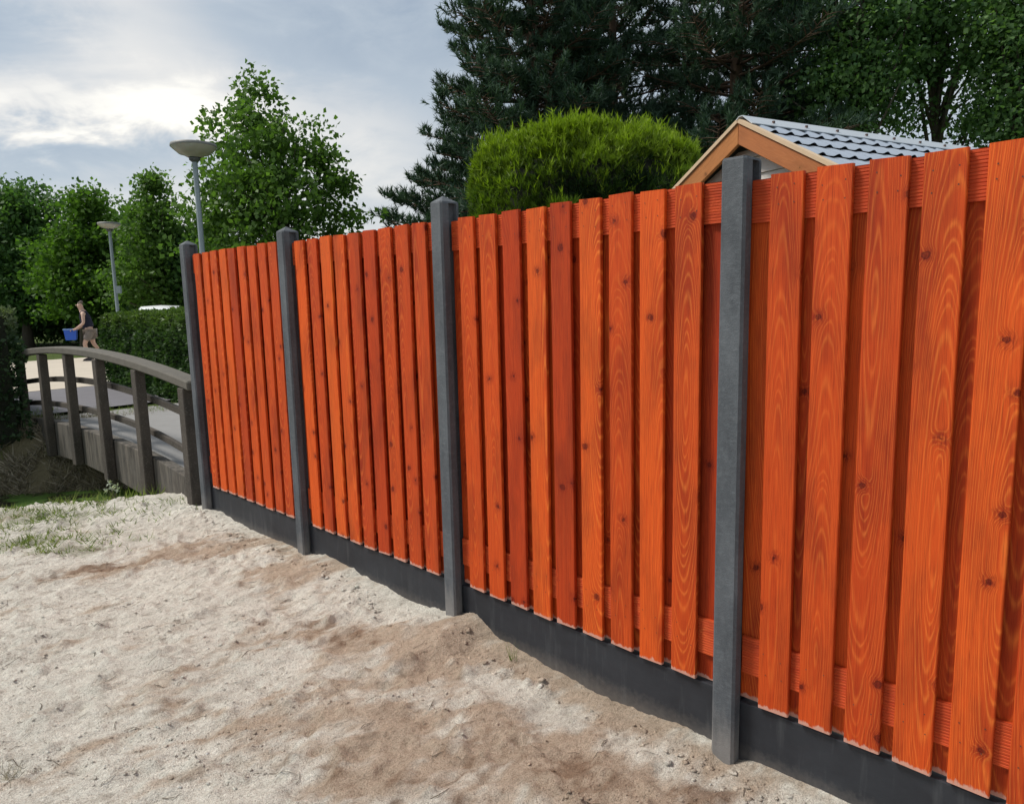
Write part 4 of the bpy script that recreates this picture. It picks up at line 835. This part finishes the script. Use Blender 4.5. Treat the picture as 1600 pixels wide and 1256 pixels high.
for sg in (-1, 1):
    mb = MB(); mb.tube([(.17, sg * .082, 1.57), (.16, sg * .092, 1.59), (.16, sg * .086, 1.62)], [.012, .016, .010], 6); mb.build('ear', MT['skin'], person, True)
    for k in range(5):
        y0 = sg * (.19 + .0 * k); a = (k - 1.5) * .017; b0 = Vector((.41 + (0 if k else -.03), y0 + a, .885)); 
        mb = MB(); mb.tube([b0, b0 + Vector((.03, 0, -.004)), b0 + Vector((.045, 0, -.028)), b0 + Vector((.035, 0, -.045))], [.009, .0085, .008, .006], 6); mb.build('finger', MT['skin'], person, True)
for (x_, y_, z_, rx) in ((.0, .10, 0, 0), (-.36, -.10, .045, .5)):
    mb = MB(); mb.add([(x_ - .03, y_ - .045, z_), (x_ + .24, y_ - .05, z_), (x_ + .24, y_ + .05, z_), (x_ - .03, y_ + .045, z_), (x_ - .03, y_ - .04, z_ + .09), (x_ + .10, y_ - .04, z_ + .09), (x_ + .22, y_ - .04, z_ + .045), (x_ + .22, y_ + .04, z_ + .045), (x_ + .10, y_ + .04, z_ + .09), (x_ - .03, y_ + .04, z_ + .09)],
          [(0, 3, 2, 1), (0, 1, 6, 5, 4), (3, 9, 8, 7, 2), (4, 5, 8, 9), (5, 6, 7, 8), (1, 2, 7, 6), (0, 4, 9, 3)]); mb.build('shoe', MT['shoe'], person)
R205 = Matrix.Rotation(math.radians(205), 4, 'Z'); cl = Vector((pp.x, 20.5, pz)) + R205 @ Vector((.47, 0, .60))
crate = empty('blue_crate', cl, math.radians(205)); tag(crate, 'bright blue plastic crate held by the walking person', 'crate')
mb = MB(); w0, d0_, w1, d1_, h = .125, .16, .155, .195, .30
mb.add([(-w0, -d0_, 0), (w0, -d0_, 0), (w0, d0_, 0), (-w0, d0_, 0), (-w1, -d1_, h), (w1, -d1_, h), (w1, d1_, h), (-w1, d1_, h), (-w1 + .012, -d1_ + .012, h), (w1 - .012, -d1_ + .012, h), (w1 - .012, d1_ - .012, h), (-w1 + .012, d1_ - .012, h), (-w0 + .012, -d0_ + .012, .012), (w0 - .012, -d0_ + .012, .012), (w0 - .012, d0_ - .012, .012), (-w0 + .012, d0_ - .012, .012)],
       [(0, 3, 2, 1), (0, 1, 5, 4), (1, 2, 6, 5), (2, 3, 7, 6), (3, 0, 4, 7), (8, 9, 13, 12), (9, 10, 14, 13), (10, 11, 15, 14), (11, 8, 12, 15), (12, 13, 14, 15)]); mb.build('tub', MT['crate'], crate)
mb = MB()
for a in ((-w1 - .015, w1 + .015, -d1_ - .015, -d1_ + .013), (-w1 - .015, w1 + .015, d1_ - .013, d1_ + .015), (-w1 - .015, -w1 + .013, -d1_ + .015, d1_ - .015), (w1 - .013, w1 + .015, -d1_ + .015, d1_ - .015)): mb.box(*a, h - .012, h + .014)
mb.build('rim', MT['crate_light'], crate)

# ------------------------------------------------------------------ small growth and litter
def blades(name, pts, h, wdt, mat, tag_kind=None, lean=.5, tipmix=.4, parent=None):
    n = len(pts); P = np.array(pts); D = unit(np.stack([rng.normal(size=n) * lean, rng.normal(size=n) * lean, np.ones(n)], 1)); L = h * (.45 + .9 * rng.random(n))
    o = leaves(name, P, D, L, np.full(n, wdt), mat, np.stack([rng.random(n), rng.random(n) ** 2 * tipmix], 1), parent, tri=True)
    if tag_kind: tag(o, kind=tag_kind)
    return o
def scatter(n, x0, x1, y0, y1, fn):
    x = rng.uniform(x0, x1, n); y = rng.uniform(y0, y1, n); h, sd, nn = hfine(x, y); k = rng.random(n) < fn(x, y, sd, nn); return np.stack([x[k], y[k], h[k] - .004], 1)
def clump(x, y, sd, nn):
    return sstep(.50, .66, fbm(x, y, .28, 3, 400)) * (((sd > 1.15) & (sd < 2.6)) * .9 + ((sd > -1.9) & (sd < -1.15)) * .35)
b_ = blades('bank_grass', scatter(60000, -9, -3.2, 5.4, 10.6, clump), .13, .007, MT['grass'], 'stuff'); tag(b_, 'green grass growing on the ditch banks', 'grass')
pts = scatter(52000, -8, -4.2, 7.9, 9.6, lambda x, y, sd, nn: ((sd > .45) & (sd < 1.7)) * .55 * sstep(.35, .6, fbm(x, y, .2, 3, 420)))
b_ = blades('dry_reeds', pts, .15, .015, MT['straw'], 'stuff', 1.2); tag(b_, 'flattened dry reeds and roots on the far ditch bank', 'dry reeds')
def sandgrass(x, y, sd, nn):
    g_ = np.exp(-(((x + 3.45) / .5) ** 2 + ((y - 4.98) / .2) ** 2)) + .8 * np.exp(-(((x + 3.05) / .26) ** 2 + ((y - 4.74) / .09) ** 2)) + np.exp(-(((x + 4.0) / .7) ** 2 + ((y - 5.6) / .3) ** 2))+ .9 * np.exp(-(((x + 3.6) / .7) ** 2 + ((y - 6.0) / .12) ** 2))
    return g_ * sstep(.45, .62, fbm(x, y, .10, 3, 410)) * .8
b_ = blades('sand_grass', scatter(60000, -5, -1.4, 2.2, 6.3, sandgrass), .060, .008, MT['grass'], 'stuff', .8, .7); tag(b_, 'sparse yellow green grass coming through the sand', 'grass')
# dry stems and twigs lying on the sand
mb = MB(); r_ = random.Random(5)
for k in range(520):
    x = r_.uniform(-3.6, 1.0); y = r_.uniform(1.9, 5.6)
    n_ = (x - PAN[0][0]) * FN[0] + (y - PAN[0][1]) * FN[1]
    if n_ < .1: continue
    a = r_.gauss(.62, .7); L = r_.uniform(.02, .09) * (1.7 if k % 17 == 0 else 1); d = Vector((math.cos(a), math.sin(a), 0)); p0 = Vector((x, y, 0)); pts = []
    for j in range(4):
        q_ = p0 + d * L * j / 3 + Vector((-d.y, d.x, 0)) * L * .12 * math.sin(j * 1.3 + k); q_.z = gz(q_.x, q_.y) + .002 + .003 * (j % 2); pts.append(q_)
    rr_ = r_.uniform(.0007, .0018); mb.tube(pts, [rr_, rr_, rr_ * .8, rr_ * .4], 3, cap=False)
MT['twig'] = simple('dark_twigs', (.13, .105, .075), .9, .4, 30, 0)
o = mb.build('twigs', MT['twig']); tag(o, 'thin dark twigs and stems scattered on the sand', 'twigs', kind='stuff')
# clods of soil
base_bm = bmesh.new(); bmesh.ops.create_icosphere(base_bm, subdivisions=1, radius=1); bv = np.array([tuple(v_.co) for v_ in base_bm.verts]); bf = np.array([[v_.index for v_ in f__.verts] for f__ in base_bm.faces]); base_bm.free()
nC = 42000; x = rng.uniform(-3.8, 1.3, nC); y = 1.9 + 4.0 * rng.random(nC) ** 1.5; h, sd, nn_ = hfine(x, y)
dn = fbm(x, y, .35, 3, 500); keep = (nn_ > .055) & (rng.random(nC) < sstep(.40, .62, dn) * .95 + .05 + .6 * np.exp(-(nn_ / .16) ** 2)); x, y, h = x[keep], y[keep], h[keep]; nC = len(x)
sz = .0014 + .0056 * rng.random(nC) ** 6; nrf = nn_[keep] < .17; sz = np.where(nrf & (rng.random(nC) < .35), .004 + .011 * rng.random(nC) ** 2, sz)
vv = bv[None] * (1 + .35 * rng.normal(size=(nC, len(bv), 1)).clip(-1.2, 1.2)) * sz[:, None, None] * np.array([1.2, 1, .65]) + np.stack([x, y, h + sz * .15], 1)[:, None]
me = bpy.data.meshes.new('soil_clods'); fill(me, vv.reshape(-1, 3).astype(np.float32), (bf[None] + (np.arange(nC) * len(bv))[:, None, None]).reshape(-1, 3))
gi = np.clip(np.searchsorted(gx, x), 0, nx - 1); gj = np.clip(np.searchsorted(gy, y), 0, ny - 1); cc_ = np.clip(col[gj, gi] * (.95 + .35 * rng.random((nC, 1))), 0, 1)
ca = me.color_attributes.new('tint', 'FLOAT_COLOR', 'POINT'); ca.data.foreach_set('color', np.repeat(np.concatenate([cc_, np.ones((nC, 1))], 1), len(bv), 0).astype(np.float32).ravel())
me.materials.append(bpy.data.materials['ground_surface']); o = link(bpy.data.objects.new('soil_clods', me)); tag(o, 'small crumbs and clods of sandy soil', 'soil clods', kind='stuff')
# pale weed by the bridge foot and grass tuft at the base board
wp = at(178, 786, 6.35); wz = gz(wp.x, wp.y); root = empty('pale_weed', (wp.x, wp.y, wz)); tag(root, 'small pale flowering weed at the ditch edge below the bridge beam', 'weed')
mb = MB(); tips = []
for k in range(5):
    a = k * 1.3; e = Vector((.05 * math.cos(a), .05 * math.sin(a), .10 + .03 * (k % 3))); mb.tube([(0, 0, 0), e * .5 + Vector((0, 0, .01)), e], [.003, .0025, .0015], 4); tips.append(e)
mb.build('stem', MT['twig'], root)
T_ = np.repeat(np.array([tuple(t_) for t_ in tips]), 9, 0); leaves('flower', T_, unit(rng.normal(size=T_.shape) + np.array([0, 0, .3])), .030 + .012 * rng.random(len(T_)), np.full(len(T_), .016), MT['whiteplant'], rng.random((len(T_), 2)) * np.array([1, 0]), root)
gp = Vector((.17, 3.02, 0)); gs = []
for px, py, nb_ in ((808, 1010, 16),):
    s = 3.42; p0 = np.array(PAN[0][:2]) + FT * s + FN * .03
    for k in range(nb_): gs.append((p0[0] + rng.normal() * .012, p0[1] + rng.normal() * .012, gz(p0[0], p0[1]) - .004))
o = blades('grass_tuft', gs, .085, .003, MT['grass'], None, .18, .5); tag(o, 'thin grass tuft standing against the long dark base board', 'grass tuft')
# dark grass tuft at the lower left corner
c0 = at(8, 1215, 2.35); gs = [(c0.x + rng.normal() * .06, 2.35 + rng.normal() * .05, gz(c0.x, 2.35) - .006) for k in range(170)]
o = blades('grass_tuft', gs, .06, .0028, MT['straw'], None, 1.1, .3); tag(o, 'greyish flattened grass tuft in the lower left corner of the sand', 'grass tuft', kind='stuff')
